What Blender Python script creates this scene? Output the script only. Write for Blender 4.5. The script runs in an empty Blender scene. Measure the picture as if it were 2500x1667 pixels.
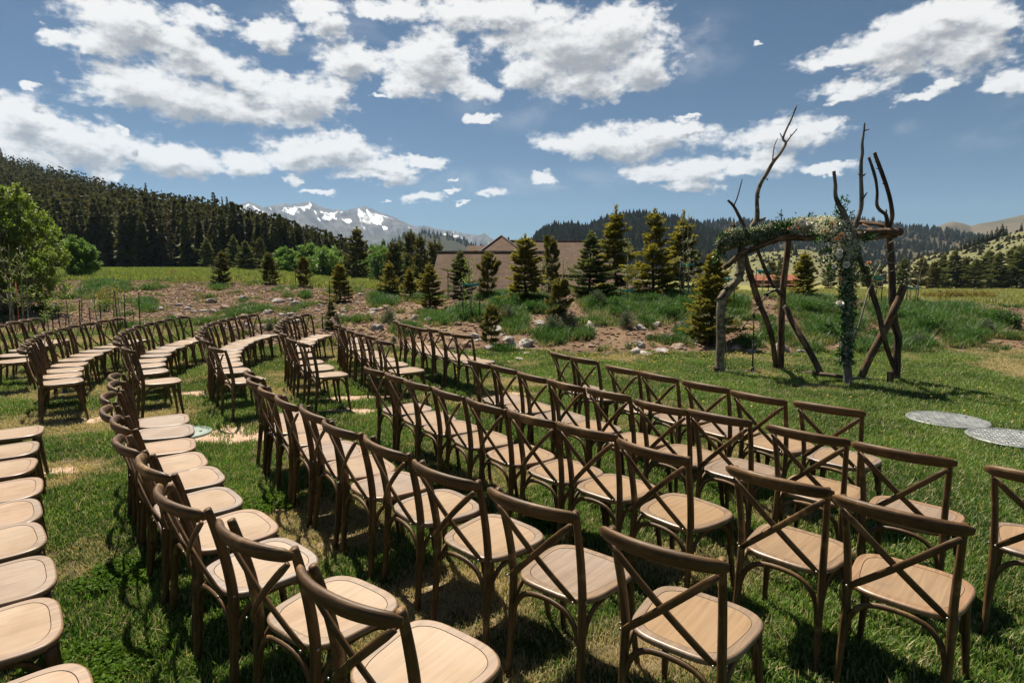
import bpy, bmesh, math, random
import numpy as np
from math import radians, sin, cos, tan, pi, atan2, sqrt, asin
from mathutils import Vector, Matrix, noise as mnoise

SC = bpy.context.scene
COL = SC.collection
rng = np.random.default_rng(7)
random.seed(7)

# ---------------------------------------------------------------- camera
FPX, YH, CAMH = 1450.0, 664.0, 1.75          # focal length, horizon row (for a 2500 px wide frame), eye height
PITCH = math.atan((833.5 - YH) / FPX)
cam_d = bpy.data.cameras.new('camera')
cam = bpy.data.objects.new('camera', cam_d)
COL.objects.link(cam)
cam.location = (0, 0, CAMH)
cam.rotation_euler = (pi / 2 - PITCH, 0, 0)
cam_d.sensor_width = 36.0
cam_d.lens = FPX / 2500 * 36
cam_d.clip_start = 0.05
cam_d.clip_end = 40000
SC.camera = cam

# ---------------------------------------------------------------- light
SUN_EL, SUN_AZ = radians(60), radians(-32)    # azimuth measured from +Y towards +X
sun_vec = Vector((sin(SUN_AZ) * cos(SUN_EL), cos(SUN_AZ) * cos(SUN_EL), sin(SUN_EL)))
sl = bpy.data.lights.new('sun', 'SUN')
sl.energy = 5.0
sl.angle = radians(0.53)
sl.color = (1.0, 0.91, 0.78)
sun = bpy.data.objects.new('sun', sl)
COL.objects.link(sun)
sun.rotation_euler = sun_vec.to_track_quat('Z', 'Y').to_euler()

SC.view_settings.view_transform = 'Standard'
SC.view_settings.look = 'None'
SC.view_settings.gamma = 1
SC.view_settings.use_curve_mapping = False
SC.view_settings.exposure = 0.95
SC.cycles.max_bounces = 8
SC.cycles.diffuse_bounces = 3
SC.cycles.glossy_bounces = 2
SC.cycles.transmission_bounces = 3
SC.cycles.transparent_max_bounces = 4
SC.cycles.sample_clamp_indirect = 4.0

SKY_STRENGTH = 0.05
CLOUD_WHITE, CLOUD_GREY = 9.7, 3.7


class NT:
    """small helper round a node tree"""
    def __init__(self, tree):
        self.t = tree
        self.n = tree.nodes
        self.l = tree.links

    def node(self, kind, **kw):
        nd = self.n.new(kind)
        for k, v in kw.items():
            setattr(nd, k, v)
        return nd

    def put(self, sock, v):
        if hasattr(v, 'is_output'):
            self.l.new(v, sock)
        elif v is not None:
            sock.default_value = v

    def math(self, op, a, b=None, c=None, clamp=False):
        nd = self.node('ShaderNodeMath', operation=op, use_clamp=clamp)
        self.put(nd.inputs[0], a)
        if b is not None:
            self.put(nd.inputs[1], b)
        if c is not None:
            self.put(nd.inputs[2], c)
        return nd.outputs[0]

    def vmath(self, op, a, b=None, scale=None):
        nd = self.node('ShaderNodeVectorMath', operation=op)
        self.put(nd.inputs[0], a)
        if b is not None:
            self.put(nd.inputs[1], b)
        if scale is not None:
            self.put(nd.inputs['Scale'], scale)
        return nd.outputs['Value'] if op in ('LENGTH', 'DOT_PRODUCT', 'DISTANCE') else nd.outputs[0]

    def noise(self, vec, scale, detail=4.0, rough=0.55, dist=0.0, dims='3D'):
        nd = self.node('ShaderNodeTexNoise', noise_dimensions=dims)
        self.put(nd.inputs['Vector'], vec)
        nd.inputs['Scale'].default_value = scale
        nd.inputs['Detail'].default_value = detail
        nd.inputs['Roughness'].default_value = rough
        nd.inputs['Distortion'].default_value = dist
        return nd.outputs[0]

    def smooth(self, v, a, b, to0=0.0, to1=1.0):
        nd = self.node('ShaderNodeMapRange', interpolation_type='SMOOTHSTEP')
        self.put(nd.inputs['Value'], v)
        self.put(nd.inputs['From Min'], a)
        self.put(nd.inputs['From Max'], b)
        self.put(nd.inputs['To Min'], to0)
        self.put(nd.inputs['To Max'], to1)
        return nd.outputs[0]

    def lin(self, v, a, b, to0=0.0, to1=1.0):
        nd = self.node('ShaderNodeMapRange')
        self.put(nd.inputs['Value'], v)
        self.put(nd.inputs['From Min'], a)
        self.put(nd.inputs['From Max'], b)
        self.put(nd.inputs['To Min'], to0)
        self.put(nd.inputs['To Max'], to1)
        return nd.outputs[0]

    def mix(self, f, a, b):
        nd = self.node('ShaderNodeMix', data_type='RGBA')
        self.put(nd.inputs[0], f)
        for s, v in ((nd.inputs[6], a), (nd.inputs[7], b)):
            if isinstance(v, tuple) and len(v) == 3:
                v = (*v, 1)
            self.put(s, v)
        return nd.outputs[2]

    def attr(self, name, typ='GEOMETRY', out='Fac'):
        nd = self.node('ShaderNodeAttribute', attribute_name=name, attribute_type=typ)
        return nd.outputs[out]

    def xyz(self, v):
        nd = self.node('ShaderNodeSeparateXYZ')
        self.put(nd.inputs[0], v)
        return nd.outputs

    def comb(self, x=0.0, y=0.0, z=0.0):
        nd = self.node('ShaderNodeCombineXYZ')
        for i, v in enumerate((x, y, z)):
            self.put(nd.inputs[i], v)
        return nd.outputs[0]

    def bump(self, h, strength=0.3, dist=0.01):
        nd = self.node('ShaderNodeBump')
        nd.inputs['Strength'].default_value = strength
        nd.inputs['Distance'].default_value = dist
        self.put(nd.inputs['Height'], h)
        return nd.outputs[0]


# ---------------------------------------------------------------- rays from the frame into the place
def ray(px, py):
    dx, du = (px - 1250) / FPX, -(py - 833.5) / FPX
    c, s = cos(PITCH), sin(PITCH)
    return Vector((dx, c + du * s, -s + du * c))


def W(px, py, depth):
    """point at `depth` metres ahead (along +Y) on the line of sight"""
    r = ray(px, py)
    return Vector((0, 0, CAMH)) + r * (depth / r.y)


def G0(px, py, z=0.0):
    r = ray(px, py)
    return Vector((0, 0, CAMH)) + r * ((z - CAMH) / r.z)


# ---------------------------------------------------------------- sky
K = 2500 / 2352
CLOUDS = [  # cx, cy, rx, ry of the lumps of each cloud (pixels of a 2352 px wide frame)
    (290, 55, 150, 70), (475, 45, 70, 38), (215, 100, 95, 42), (400, 95, 120, 42), (330, 40, 90, 45), (150, 85, 40, 30),
    (300, 200, 140, 62), (450, 235, 200, 52), (460, 150, 130, 55), (690, 225, 120, 62), (590, 262, 130, 36), (770, 205, 50, 40), (560, 190, 60, 35),
    (50, 270, 120, 62), (180, 325, 180, 60), (400, 370, 190, 42), (545, 372, 80, 36), (30, 345, 130, 50), (300, 350, 100, 45),
    (745, 342, 150, 46), (880, 385, 110, 27), (975, 368, 75, 16), (865, 407, 110, 16), (690, 350, 90, 46), (800, 325, 60, 30),
    (625, 82, 78, 38), (735, 20, 80, 34), (760, 60, 60, 38),
    (815, 145, 105, 48), (985, 150, 105, 75), (1085, 205, 62, 34), (930, 200, 60, 32), (1000, 100, 60, 40),
    (1330, 105, 235, 100), (1130, 30, 230, 44), (1330, 190, 130, 52), (1220, 170, 90, 42), (1480, 150, 90, 52), (905, 22, 130, 30), (1420, 60, 120, 60),
    (2090, 95, 190, 62), (1950, 135, 130, 32), (2230, 110, 120, 60), (2310, 190, 62, 40), (2180, 30, 130, 46), (2280, 60, 100, 50), (2060, 150, 90, 20),
    (1965, 200, 95, 32), (2110, 212, 62, 16), (1930, 225, 60, 16), (2170, 182, 35, 16),
    (1430, 325, 215, 42), (1300, 330, 95, 22), (1500, 395, 100, 28), (1610, 392, 95, 36), (1800, 312, 140, 46), (1740, 383, 105, 30), (1890, 388, 80, 13), (1530, 300, 110, 28), (1590, 428, 100, 16), (1900, 290, 45, 25),
    (725, 441, 42, 9), (970, 450, 52, 18), (1130, 441, 36, 13), (1246, 408, 33, 15), (1100, 275, 52, 12), 
    (80, 195, 36, 13), (680, 411, 28, 13), (872, 219, 20, 9), (1580, 268, 30, 6), (1045, 440, 14, 6), (890, 457, 16, 7), (1048, 410, 14, 6), (1065, 460, 14, 5), (275, 298, 22, 12), (1735, 102, 10, 5), (240, 400, 40, 16)]
CIRRUS = [(1600, 110, 120, 95), (1180, 250, 160, 60), (880, 40, 190, 70), (680, 60, 120, 60), (2250, 290, 190, 60), (1200, 420, 300, 40), (2090, 293, 45, 22), (2150, 302, 34, 20), (2225, 290, 34, 18)]


def azel(cx, cy):
    d = ray(cx * K, cy * K).normalized()
    return atan2(d.x, d.y), asin(d.z)


def build_world():
    w = bpy.data.worlds.new('World')
    SC.world = w
    w.use_nodes = True
    w.node_tree.nodes.clear()
    # group: cloud thickness along a direction (azimuth, elevation)
    g = bpy.data.node_groups.new('cloud_field', 'ShaderNodeTree')
    g.interface.new_socket('P', in_out='INPUT', socket_type='NodeSocketVector')
    g.interface.new_socket('D', in_out='OUTPUT', socket_type='NodeSocketFloat')
    g.interface.new_socket('F', in_out='OUTPUT', socket_type='NodeSocketFloat')
    t = NT(g)
    gi = t.node('NodeGroupInput')
    go = t.node('NodeGroupOutput')
    P = gi.outputs[0]
    pn = t.vmath('MULTIPLY', P, (1.0, 1.55, 1.0))
    warp = t.node('ShaderNodeTexNoise')
    warp.inputs['Scale'].default_value = 13
    warp.inputs['Detail'].default_value = 3
    t.l.new(pn, warp.inputs['Vector'])
    wv = t.vmath('SUBTRACT', warp.outputs['Color'], (0.5, 0.5, 0.5))
    Pw = t.vmath('ADD', P, t.vmath('MULTIPLY', wv, (0.055, 0.03, 0.0)))
    warp2 = t.node('ShaderNodeTexNoise')
    warp2.inputs['Scale'].default_value = 60
    warp2.inputs['Detail'].default_value = 4
    t.l.new(pn, warp2.inputs['Vector'])
    wv2 = t.vmath('SUBTRACT', warp2.outputs['Color'], (0.5, 0.5, 0.5))
    Pw = t.vmath('ADD', Pw, t.vmath('MULTIPLY', wv2, (0.036, 0.024, 0.0)))
    field = None
    for (cx, cy, rx, ry) in CLOUDS:
        a, e = azel(cx, cy)
        a2, _ = azel(cx + rx, cy)
        _, e2 = azel(cx, cy + ry)
        v = t.vmath('SUBTRACT', Pw, (a, e, 0))
        v = t.vmath('MULTIPLY', v, (1 / abs(a2 - a), 1 / abs(e2 - e), 0))
        d = t.math('SUBTRACT', 1.0, t.vmath('LENGTH', v))
        field = d if field is None else t.math('SMOOTH_MAX', field, d, 0.22)
    # beyond the frame the same kind of broken cumulus goes on
    s = t.xyz(P)
    outm = t.math('MAXIMUM', t.smooth(t.math('ABSOLUTE', s[0]), 0.74, 0.95), t.smooth(s[1], 0.44, 0.6))
    fo = t.lin(t.noise(pn, 3.2, 2.0, 0.5), 0.47, 0.76, -1.0, 0.9)
    fo = t.math('ADD', fo, t.math('MULTIPLY', t.math('SUBTRACT', outm, 1.0), 4.0))
    field = t.math('MAXIMUM', field, fo)
    field = t.math('MAXIMUM', field, -1.6)
    n1 = t.noise(pn, 17.0, 9.0, 0.62, 0.15)
    n2 = t.noise(t.vmath('ADD', pn, (3.1, 7.7, 1.3)), 52.0, 5.0, 0.6)
    d = t.math('MULTIPLY_ADD', t.math('SUBTRACT', n1, 0.5), 1.75, t.math('MULTIPLY', field, 1.0))
    d = t.math('MULTIPLY_ADD', t.math('SUBTRACT', n2, 0.5), 0.85, d)
    t.l.new(d, go.inputs[0])
    t.l.new(field, go.inputs[1])

    t = NT(w.node_tree)
    out = t.node('ShaderNodeOutputWorld')
    bg = t.node('ShaderNodeBackground')
    bg.inputs['Strength'].default_value = SKY_STRENGTH
    t.l.new(bg.outputs[0], out.inputs[0])
    sky = t.node('ShaderNodeTexSky', sky_type='NISHITA')
    sky.sun_disc = False
    sky.sun_elevation = SUN_EL
    sky.sun_rotation = SUN_AZ
    sky.altitude = 2600
    sky.air_density = 1.0
    sky.dust_density = 0.9
    sky.ozone_density = 2.0
    tc = t.node('ShaderNodeTexCoord')
    x, y, z = t.xyz(tc.outputs['Generated'])
    az = t.math('ARCTAN2', x, y)
    el = t.math('ARCSINE', z)
    P = t.comb(az, el, 0.0)

    def field_at(off):
        nd = t.node('ShaderNodeGroup')
        nd.node_tree = g
        t.put(nd.inputs[0], P if off is None else t.vmath('ADD', P, off))
        return nd.outputs
    d0 = field_at(None)[0]
    d1, f1 = field_at((-0.010, 0.026, 0.0))[:2]
    d2 = field_at((-0.0035, 0.0085, 0.0))[0]
    alpha = t.smooth(d0, -0.1, 0.44)
    above = t.smooth(z, -0.005, 0.03)
    alpha = t.math('MULTIPLY', alpha, above)
    # shade: parts with much cloud between them and the sun are grey
    th = t.math('ADD', t.math('ADD', t.math('MULTIPLY', d0, 0.45), t.math('MULTIPLY', f1, 0.7)), t.math('MULTIPLY_ADD', t.math('SUBTRACT', d2, d0), 0.75, t.math('MULTIPLY', t.math('SUBTRACT', d1, d0), 0.3)))
    shade = t.smooth(t.math('ADD', th, t.math('MULTIPLY', t.math('SUBTRACT', t.noise(t.vmath('MULTIPLY', P, (1.0, 1.5, 1.0)), 30.0, 6.0, 0.65), 0.5), 0.5)), 0.08, 1.15)
    ccol = t.mix(shade, (CLOUD_WHITE * 1.0, CLOUD_WHITE * 0.985, CLOUD_WHITE * 0.965), (CLOUD_GREY * 1.0, CLOUD_GREY * 1.02, CLOUD_GREY * 1.07))
    # thin veils
    cf = None
    for (cx, cy, rx, ry) in CIRRUS:
        a, e = azel(cx, cy)
        a2, _ = azel(cx + rx, cy)
        _, e2 = azel(cx, cy + ry)
        v = t.vmath('MULTIPLY', t.vmath('SUBTRACT', P, (a, e, 0)), (1 / abs(a2 - a), 1 / abs(e2 - e), 0))
        dd = t.math('SUBTRACT', 1.0, t.vmath('LENGTH', v))
        cf = dd if cf is None else t.math('MAXIMUM', cf, dd)
    nv = t.noise(t.vmath('MULTIPLY', P, (1.0, 2.2, 1.0)), 9.0, 7.0, 0.6, 0.6)
    veil = t.math('MULTIPLY', t.smooth(cf, -0.2, 0.8), t.smooth(nv, 0.38, 0.75))
    veil = t.math('MULTIPLY', veil, 0.42)
    skyc = t.vmath('MULTIPLY', sky.outputs[0], (0.42, 0.54, 0.58))
    col = t.mix(veil, skyc, (CLOUD_WHITE * 0.72, CLOUD_WHITE * 0.73, CLOUD_WHITE * 0.75))
    col = t.mix(alpha, col, ccol)
    t.l.new(col, bg.inputs['Color'])


build_world()

# ================================================================ helpers
def tag(o, label=None, cat=None, group=None, kind=None):
    if label:
        o['label'] = label
    if cat:
        o['category'] = cat
    if group:
        o['group'] = group
    if kind:
        o['kind'] = kind
    return o


def empty(name, loc=(0, 0, 0), rz=0.0):
    o = bpy.data.objects.new(name, None)
    o.empty_display_size = 0.1
    COL.objects.link(o)
    o.location = loc
    o.rotation_euler = (0, 0, rz)
    return o


def link(name, me, parent=None, loc=None, rot=None, scale=None):
    o = bpy.data.objects.new(name, me)
    COL.objects.link(o)
    if parent is not None:
        o.parent = parent
    if loc is not None:
        o.location = loc
    if rot is not None:
        o.rotation_euler = rot
    if scale is not None:
        o.scale = scale if hasattr(scale, '__len__') else (scale,) * 3
    return o


def mesh_np(name, V, F, mat=None, smooth=False, attrs=None):
    """mesh from arrays; F is an (n,3) or (n,4) int array or a list of such"""
    V = np.asarray(V, dtype=np.float32).reshape(-1, 3)
    Fs = F if isinstance(F, list) else [F]
    Fs = [np.asarray(f, dtype=np.int32) for f in Fs if len(f)]
    me = bpy.data.meshes.new(name)
    me.vertices.add(len(V))
    me.vertices.foreach_set('co', V.ravel())
    loops = np.concatenate([f.ravel() for f in Fs])
    sizes = np.concatenate([np.full(len(f), f.shape[1], dtype=np.int32) for f in Fs])
    me.loops.add(len(loops))
    me.loops.foreach_set('vertex_index', loops)
    me.polygons.add(len(sizes))
    me.polygons.foreach_set('loop_start', np.concatenate([[0], np.cumsum(sizes)[:-1]]).astype(np.int32))
    me.polygons.foreach_set('loop_total', sizes)
    if smooth:
        me.polygons.foreach_set('use_smooth', np.ones(len(sizes), dtype=bool))
    if attrs:
        for k, a in attrs.items():
            a = np.asarray(a, dtype=np.float32)
            if a.ndim == 1:
                at = me.attributes.new(k, 'FLOAT', 'POINT')
                at.data.foreach_set('value', a)
            else:
                at = me.attributes.new(k, 'FLOAT_VECTOR', 'POINT')
                at.data.foreach_set('vector', a.ravel())
    me.update(calc_edges=True)
    me.validate()
    if mat:
        me.materials.append(mat)
    return me


class MB:
    """collects tubes, boxes and polygons for one mesh; keeps a grain coordinate (along, around, id)"""
    def __init__(self):
        self.v, self.f, self.g = [], [], []

    def add(self, vs, fs, gs=None):
        o = len(self.v)
        self.v += [tuple(p) for p in vs]
        self.f += [tuple(i + o for i in f) for f in fs]
        self.g += list(gs) if gs is not None else [(p[0], p[1], p[2]) for p in vs]
        return o

    def tube(self, path, rad, n=8, up=(0, 0, 1), cap=True, rnd=0.0, power=2.0, gid=0.0):
        """rad: list of r or (r_side, r_up)"""
        path = [Vector(p) for p in path]
        m = len(path)
        if not hasattr(rad, '__len__'):
            rad = [rad] * m
        up0 = Vector(up)
        vs, fs, gs = [], [], []
        L = 0.0
        for i, p in enumerate(path):
            tdir = (path[min(i + 1, m - 1)] - path[max(i - 1, 0)]).normalized()
            side = tdir.cross(up0)
            if side.length < 1e-4:
                side = tdir.cross(Vector((1, 0, 0)))
            side.normalize()
            upv = side.cross(tdir).normalized()
            r = rad[i]
            ra, rb = r if hasattr(r, '__len__') else (r, r)
            if i:
                L += (path[i] - path[i - 1]).length
            for k in range(n):
                a = 2 * pi * k / n
                ca, sa = cos(a), sin(a)
                if power != 2.0:
                    ca = math.copysign(abs(ca) ** (2 / power), ca)
                    sa = math.copysign(abs(sa) ** (2 / power), sa)
                j = 1.0
                if rnd:
                    j = 1 + rnd * mnoise.noise(Vector((p.x * 3 + ca * 1.3 + gid * 7, p.y * 3 + sa * 1.3, p.z * 5)))
                vs.append(p + side * (ra * ca * j) + upv * (rb * sa * j))
                gs.append((L, a / (2 * pi) * 6.28 * (ra + rb) / 2 * 0.999, gid))
        for i in range(m - 1):
            for k in range(n):
                k2 = (k + 1) % n
                fs.append((i * n + k, i * n + k2, (i + 1) * n + k2, (i + 1) * n + k))
        if cap:
            fs.append(tuple(range(n))[::-1])
            fs.append(tuple((m - 1) * n + k for k in range(n)))
        fs = [tuple(f[::-1]) for f in fs]
        return self.add(vs, fs, gs)

    def box(self, c, s, rot=None, gid=0.0):
        vs = []
        for dx in (-.5, .5):
            for dy in (-.5, .5):
                for dz in (-.5, .5):
                    p = Vector((dx * s[0], dy * s[1], dz * s[2]))
                    if rot is not None:
                        p = rot @ p
                    vs.append(Vector(c) + p)
        fs = [(0, 1, 3, 2), (4, 6, 7, 5), (0, 4, 5, 1), (2, 3, 7, 6), (0, 2, 6, 4), (1, 5, 7, 3)]
        return self.add(vs, fs)

    def mesh(self, name, mat=None, smooth=True):
        me = bpy.data.meshes.new(name)
        me.from_pydata(self.v, [], self.f)
        if smooth:
            me.polygons.foreach_set('use_smooth', [True] * len(me.polygons))
        at = me.attributes.new('grain', 'FLOAT_VECTOR', 'POINT')
        at.data.foreach_set('vector', np.asarray(self.g, dtype=np.float32).ravel())
        if mat:
            me.materials.append(mat)
        me.update()
        return me

    def build(self, name, mat=None, parent=None, smooth=True):
        return link(name, self.mesh(name, mat, smooth), parent)


def smooth_path(pts, sub=4):
    """Catmull-Rom through the points"""
    P = [Vector(p) for p in pts]
    out = []
    for i in range(len(P) - 1):
        p0, p1, p2, p3 = P[max(i - 1, 0)], P[i], P[i + 1], P[min(i + 2, len(P) - 1)]
        for k in range(sub):
            t = k / sub
            out.append(0.5 * ((2 * p1) + (p2 - p0) * t + (2 * p0 - 5 * p1 + 4 * p2 - p3) * t * t + (3 * p1 - p0 - 3 * p2 + p3) * t ** 3))
    out.append(P[-1])
    return out


def lerp_list(vals, sub=4):
    out = []
    for i in range(len(vals) - 1):
        for k in range(sub):
            t = k / sub
            a, b = vals[i], vals[i + 1]
            if hasattr(a, '__len__'):
                out.append((a[0] + (b[0] - a[0]) * t, a[1] + (b[1] - a[1]) * t))
            else:
                out.append(a + (b - a) * t)
    out.append(vals[-1])
    return out


# vectorised value noise
_perm = rng.random((256, 256)).astype(np.float32)


def vnoise(x, y):
    xi, yi = np.floor(x).astype(int), np.floor(y).astype(int)
    xf, yf = x - xi, y - yi
    u, v = xf * xf * (3 - 2 * xf), yf * yf * (3 - 2 * yf)
    a = _perm[xi & 255, yi & 255]
    b = _perm[(xi + 1) & 255, yi & 255]
    c = _perm[xi & 255, (yi + 1) & 255]
    d = _perm[(xi + 1) & 255, (yi + 1) & 255]
    return (a * (1 - u) + b * u) * (1 - v) + (c * (1 - u) + d * u) * v


def fbm(x, y, o=4, g=0.5):
    s, a, t = 0.0, 1.0, 0.0
    for i in range(o):
        s = s + a * vnoise(x * 2 ** i + 17.3 * i, y * 2 ** i - 9.1 * i)
        t += a
        a *= g
    return s / t


# ================================================================ materials
def new_mat(name):
    m = bpy.data.materials.new(name)
    m.use_nodes = True
    m.node_tree.nodes.clear()
    t = NT(m.node_tree)
    out = t.node('ShaderNodeOutputMaterial')
    return m, t, out


def principled(t, out, col, rough=0.7, spec=0.3, normal=None, metal=0.0):
    b = t.node('ShaderNodeBsdfPrincipled')
    if isinstance(col, tuple) and len(col) == 3:
        col = (*col, 1)
    t.put(b.inputs['Base Color'], col)
    t.put(b.inputs['Roughness'], rough)
    t.put(b.inputs['Specular IOR Level'], spec)
    t.put(b.inputs['Metallic'], metal)
    if normal is not None:
        t.put(b.inputs['Normal'], normal)
    t.l.new(b.outputs[0], out.inputs[0])
    return b


def objrand(t):
    return t.node('ShaderNodeObjectInfo').outputs['Random']


def mat_frame_wood():
    m, t, out = new_mat('frame_wood')
    g = t.attr('grain', out='Vector')
    r = objrand(t)
    p = t.vmath('ADD', t.vmath('MULTIPLY', g, (5.0, 42.0, 3.0)), t.comb(t.math('MULTIPLY', r, 40.0), 0.0, 0.0))
    n = t.noise(p, 1.0, 6.0, 0.7, 0.5)
    tc = t.node('ShaderNodeTexCoord').outputs['Object']
    n2 = t.noise(t.vmath('ADD', tc, t.comb(r, 0.0, r)), 9.0, 4.0, 0.6)
    c = t.mix(t.smooth(n, 0.3, 0.72), (0.032, 0.0145, 0.004), (0.165, 0.088, 0.03))
    c = t.mix(t.math('MULTIPLY', t.smooth(n2, 0.52, 0.75), 0.75), c, (0.33, 0.2, 0.08))
    c = t.mix(t.math('MULTIPLY', r, 0.5), c, t.mix(0.5, c, (0.04, 0.022, 0.01)))
    principled(t, out, c, t.lin(n, 0.3, 0.7, 0.42, 0.62), 0.34, t.bump(n, 0.6, 0.003))
    return m


def mat_seat(name, ring):
    m, t, out = new_mat(name)
    tc = t.node('ShaderNodeTexCoord').outputs['Object']
    r = objrand(t)
    off = t.comb(t.math('MULTIPLY', r, 31.0), t.math('MULTIPLY', r, 17.0), 0.0)
    p = t.vmath('ADD', tc, off)
    n = t.noise(t.vmath('MULTIPLY', p, (60.0, 3.0, 20.0)), 1.0, 6.0, 0.6, 0.5)
    cath = t.noise(t.vmath('MULTIPLY', p, (9.0, 0.9, 4.0)), 1.0, 3.0, 0.5, 1.2)
    wave = t.math('FRACT', t.math('MULTIPLY', cath, 7.0))
    n2 = t.noise(p, 5.0, 4.0, 0.6)
    if ring:
        a, b = (0.15, 0.095, 0.05), (0.245, 0.16, 0.088)
    else:
        a, b = (0.225, 0.14, 0.066), (0.295, 0.188, 0.092)
    c = t.mix(t.smooth(n, 0.3, 0.7), a, b)
    c = t.mix(t.math('MULTIPLY', t.smooth(wave, 0.8, 1.0), 0.1), c, (0.14, 0.08, 0.042))
    # from chair to chair: greyed, plain or orange
    grey = t.smooth(r, 0.62, 0.95)
    warm = t.smooth(r, 0.38, 0.08)
    c = t.mix(t.math('MULTIPLY', grey, 0.6), c, t.mix(t.smooth(n, 0.3, 0.7), (0.15, 0.112, 0.086), (0.225, 0.172, 0.135)))
    c = t.mix(t.math('MULTIPLY', warm, 0.5), c, t.mix(t.smooth(n, 0.3, 0.7), (0.22, 0.115, 0.05), (0.34, 0.19, 0.09)))
    c = t.mix(t.math('MULTIPLY', t.smooth(n2, 0.55, 0.78), 0.4), c, (0.12, 0.085, 0.06))
    principled(t, out, c, t.lin(n2, 0.3, 0.7, 0.36, 0.5), 0.85, t.bump(n, 0.15, 0.0012))
    return m


def mat_plain(name, c1, c2, scale=20.0, rough=0.7, spec=0.3, metal=0.0, bump=0.2, bd=0.004, lo=0.35, hi=0.7):
    m, t, out = new_mat(name)
    tc = t.node('ShaderNodeTexCoord').outputs['Object']
    n = t.noise(tc, scale, 5.0, 0.6)
    principled(t, out, t.mix(t.smooth(n, lo, hi), c1, c2), rough, spec, t.bump(n, bump, bd), metal)
    return m


def mat_leaf(name, c1, c2, trans=0.45, rough=0.5, spec=0.25, scale=1.3, tip=None, rnd=0.0):
    """leaf or needle: diffuse, light through the blade, some gloss; colour varies over the crown and from plant to plant"""
    m, t, out = new_mat(name)
    geo = t.node('ShaderNodeNewGeometry')
    n = t.noise(geo.outputs['Position'], scale, 3.0, 0.6)
    ri = geo.outputs['Random Per Island']
    f = t.math('ADD', t.math('MULTIPLY', t.smooth(n, 0.3, 0.7), 0.5), t.math('MULTIPLY', ri, 0.5))
    c = t.mix(f, c1, c2)
    if rnd:
        c = t.mix(t.math('MULTIPLY', objrand(t), rnd), c, t.mix(0.5, c, (0.10, 0.075, 0.035)))
    if tip is not None:
        c = t.mix(t.smooth(t.attr('tip'), 0.55, 1.0), c, tip)
    d = t.node('ShaderNodeBsdfPrincipled')
    t.put(d.inputs['Base Color'], c)
    d.inputs['Roughness'].default_value = rough
    d.inputs['Specular IOR Level'].default_value = spec
    tr = t.node('ShaderNodeBsdfTranslucent')
    t.put(tr.inputs['Color'], t.mix(0.35, c, t.vmath('MULTIPLY', c, (1.5, 1.5, 0.5))))
    mx = t.node('ShaderNodeMixShader')
    mx.inputs[0].default_value = trans
    t.l.new(d.outputs[0], mx.inputs[1])
    t.l.new(tr.outputs[0], mx.inputs[2])
    t.l.new(mx.outputs[0], out.inputs[0])
    return m


M_FRAME = mat_frame_wood()
M_SEAT = mat_seat('seat_wood', False)
M_RING = mat_seat('seat_edge_wood', True)
M_BOLT = mat_plain('bolt_steel', (0.25, 0.24, 0.22), (0.5, 0.48, 0.45), 60, 0.35, 0.5, 1.0)


def mat_bark(name, c1, c2, c3, scale=(4.0, 30.0, 2.0), bump=0.6):
    m, t, out = new_mat(name)
    g = t.attr('grain', out='Vector')
    r = objrand(t)
    p = t.vmath('ADD', t.vmath('MULTIPLY', g, scale), t.comb(t.math('MULTIPLY', r, 30.0), 0.0, 0.0))
    n = t.noise(p, 1.0, 6.0, 0.65, 0.3)
    n2 = t.noise(t.vmath('MULTIPLY', g, (1.4, 5.0, 1.0)), 2.2, 4.0, 0.6, 0.5)
    c = t.mix(t.smooth(n, 0.35, 0.68), c1, c2)
    c = t.mix(t.smooth(n2, 0.52, 0.66), c, c3)
    principled(t, out, c, 0.8, 0.2, t.bump(n, bump, 0.012))
    return m


M_BARK_GREY = mat_bark('aspen_bark', (0.1, 0.078, 0.05), (0.33, 0.275, 0.19), (0.03, 0.021, 0.014), (14.0, 9.0, 2.0))
M_BARK_BROWN = mat_bark('pine_log_bark', (0.04, 0.024, 0.015), (0.17, 0.105, 0.062), (0.28, 0.17, 0.09))
M_BARK_DARK = mat_bark('dark_log_bark', (0.026, 0.018, 0.013), (0.12, 0.085, 0.06), (0.2, 0.13, 0.08))
M_BARK_SILVER = mat_bark('weathered_bark', (0.1, 0.085, 0.075), (0.24, 0.215, 0.195), (0.06, 0.05, 0.042))
M_CUT = mat_plain('cut_wood', (0.3, 0.18, 0.09), (0.5, 0.33, 0.18), 25, 0.75)
M_TRUNK = mat_bark('conifer_bark', (0.035, 0.025, 0.02), (0.1, 0.075, 0.055), (0.05, 0.035, 0.028))
M_ASPEN_STEM = mat_bark('sapling_bark', (0.22, 0.19, 0.14), (0.36, 0.32, 0.25), (0.06, 0.05, 0.04), (20, 8, 2))
M_STAKE = mat_plain('stake_steel', (0.012, 0.018, 0.014), (0.05, 0.045, 0.035), 15, 0.6)
M_STRAP = mat_plain('teal_strap', (0.01, 0.25, 0.26), (0.02, 0.36, 0.36), 30, 0.6)
M_BLACK = mat_plain('black_plastic', (0.008, 0.008, 0.009), (0.02, 0.02, 0.022), 30, 0.4, 0.4)
M_STEEL = mat_plain('stand_steel', (0.05, 0.05, 0.052), (0.12, 0.12, 0.125), 30, 0.35, 0.5, 0.6)
M_ROCK = mat_plain('rock', (0.2, 0.175, 0.155), (0.47, 0.43, 0.385), 3.2, 0.85, 0.2, 0, 0.8, 0.04)
M_CLOD = mat_plain('dirt_clod', (0.12, 0.075, 0.047), (0.27, 0.185, 0.125), 3.0, 0.9, 0.1, 0, 0.8, 0.03)
M_ROCK2 = mat_plain('brown_rock', (0.17, 0.115, 0.085), (0.38, 0.29, 0.22), 3.6, 0.85, 0.2, 0, 0.8, 0.04)
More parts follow.
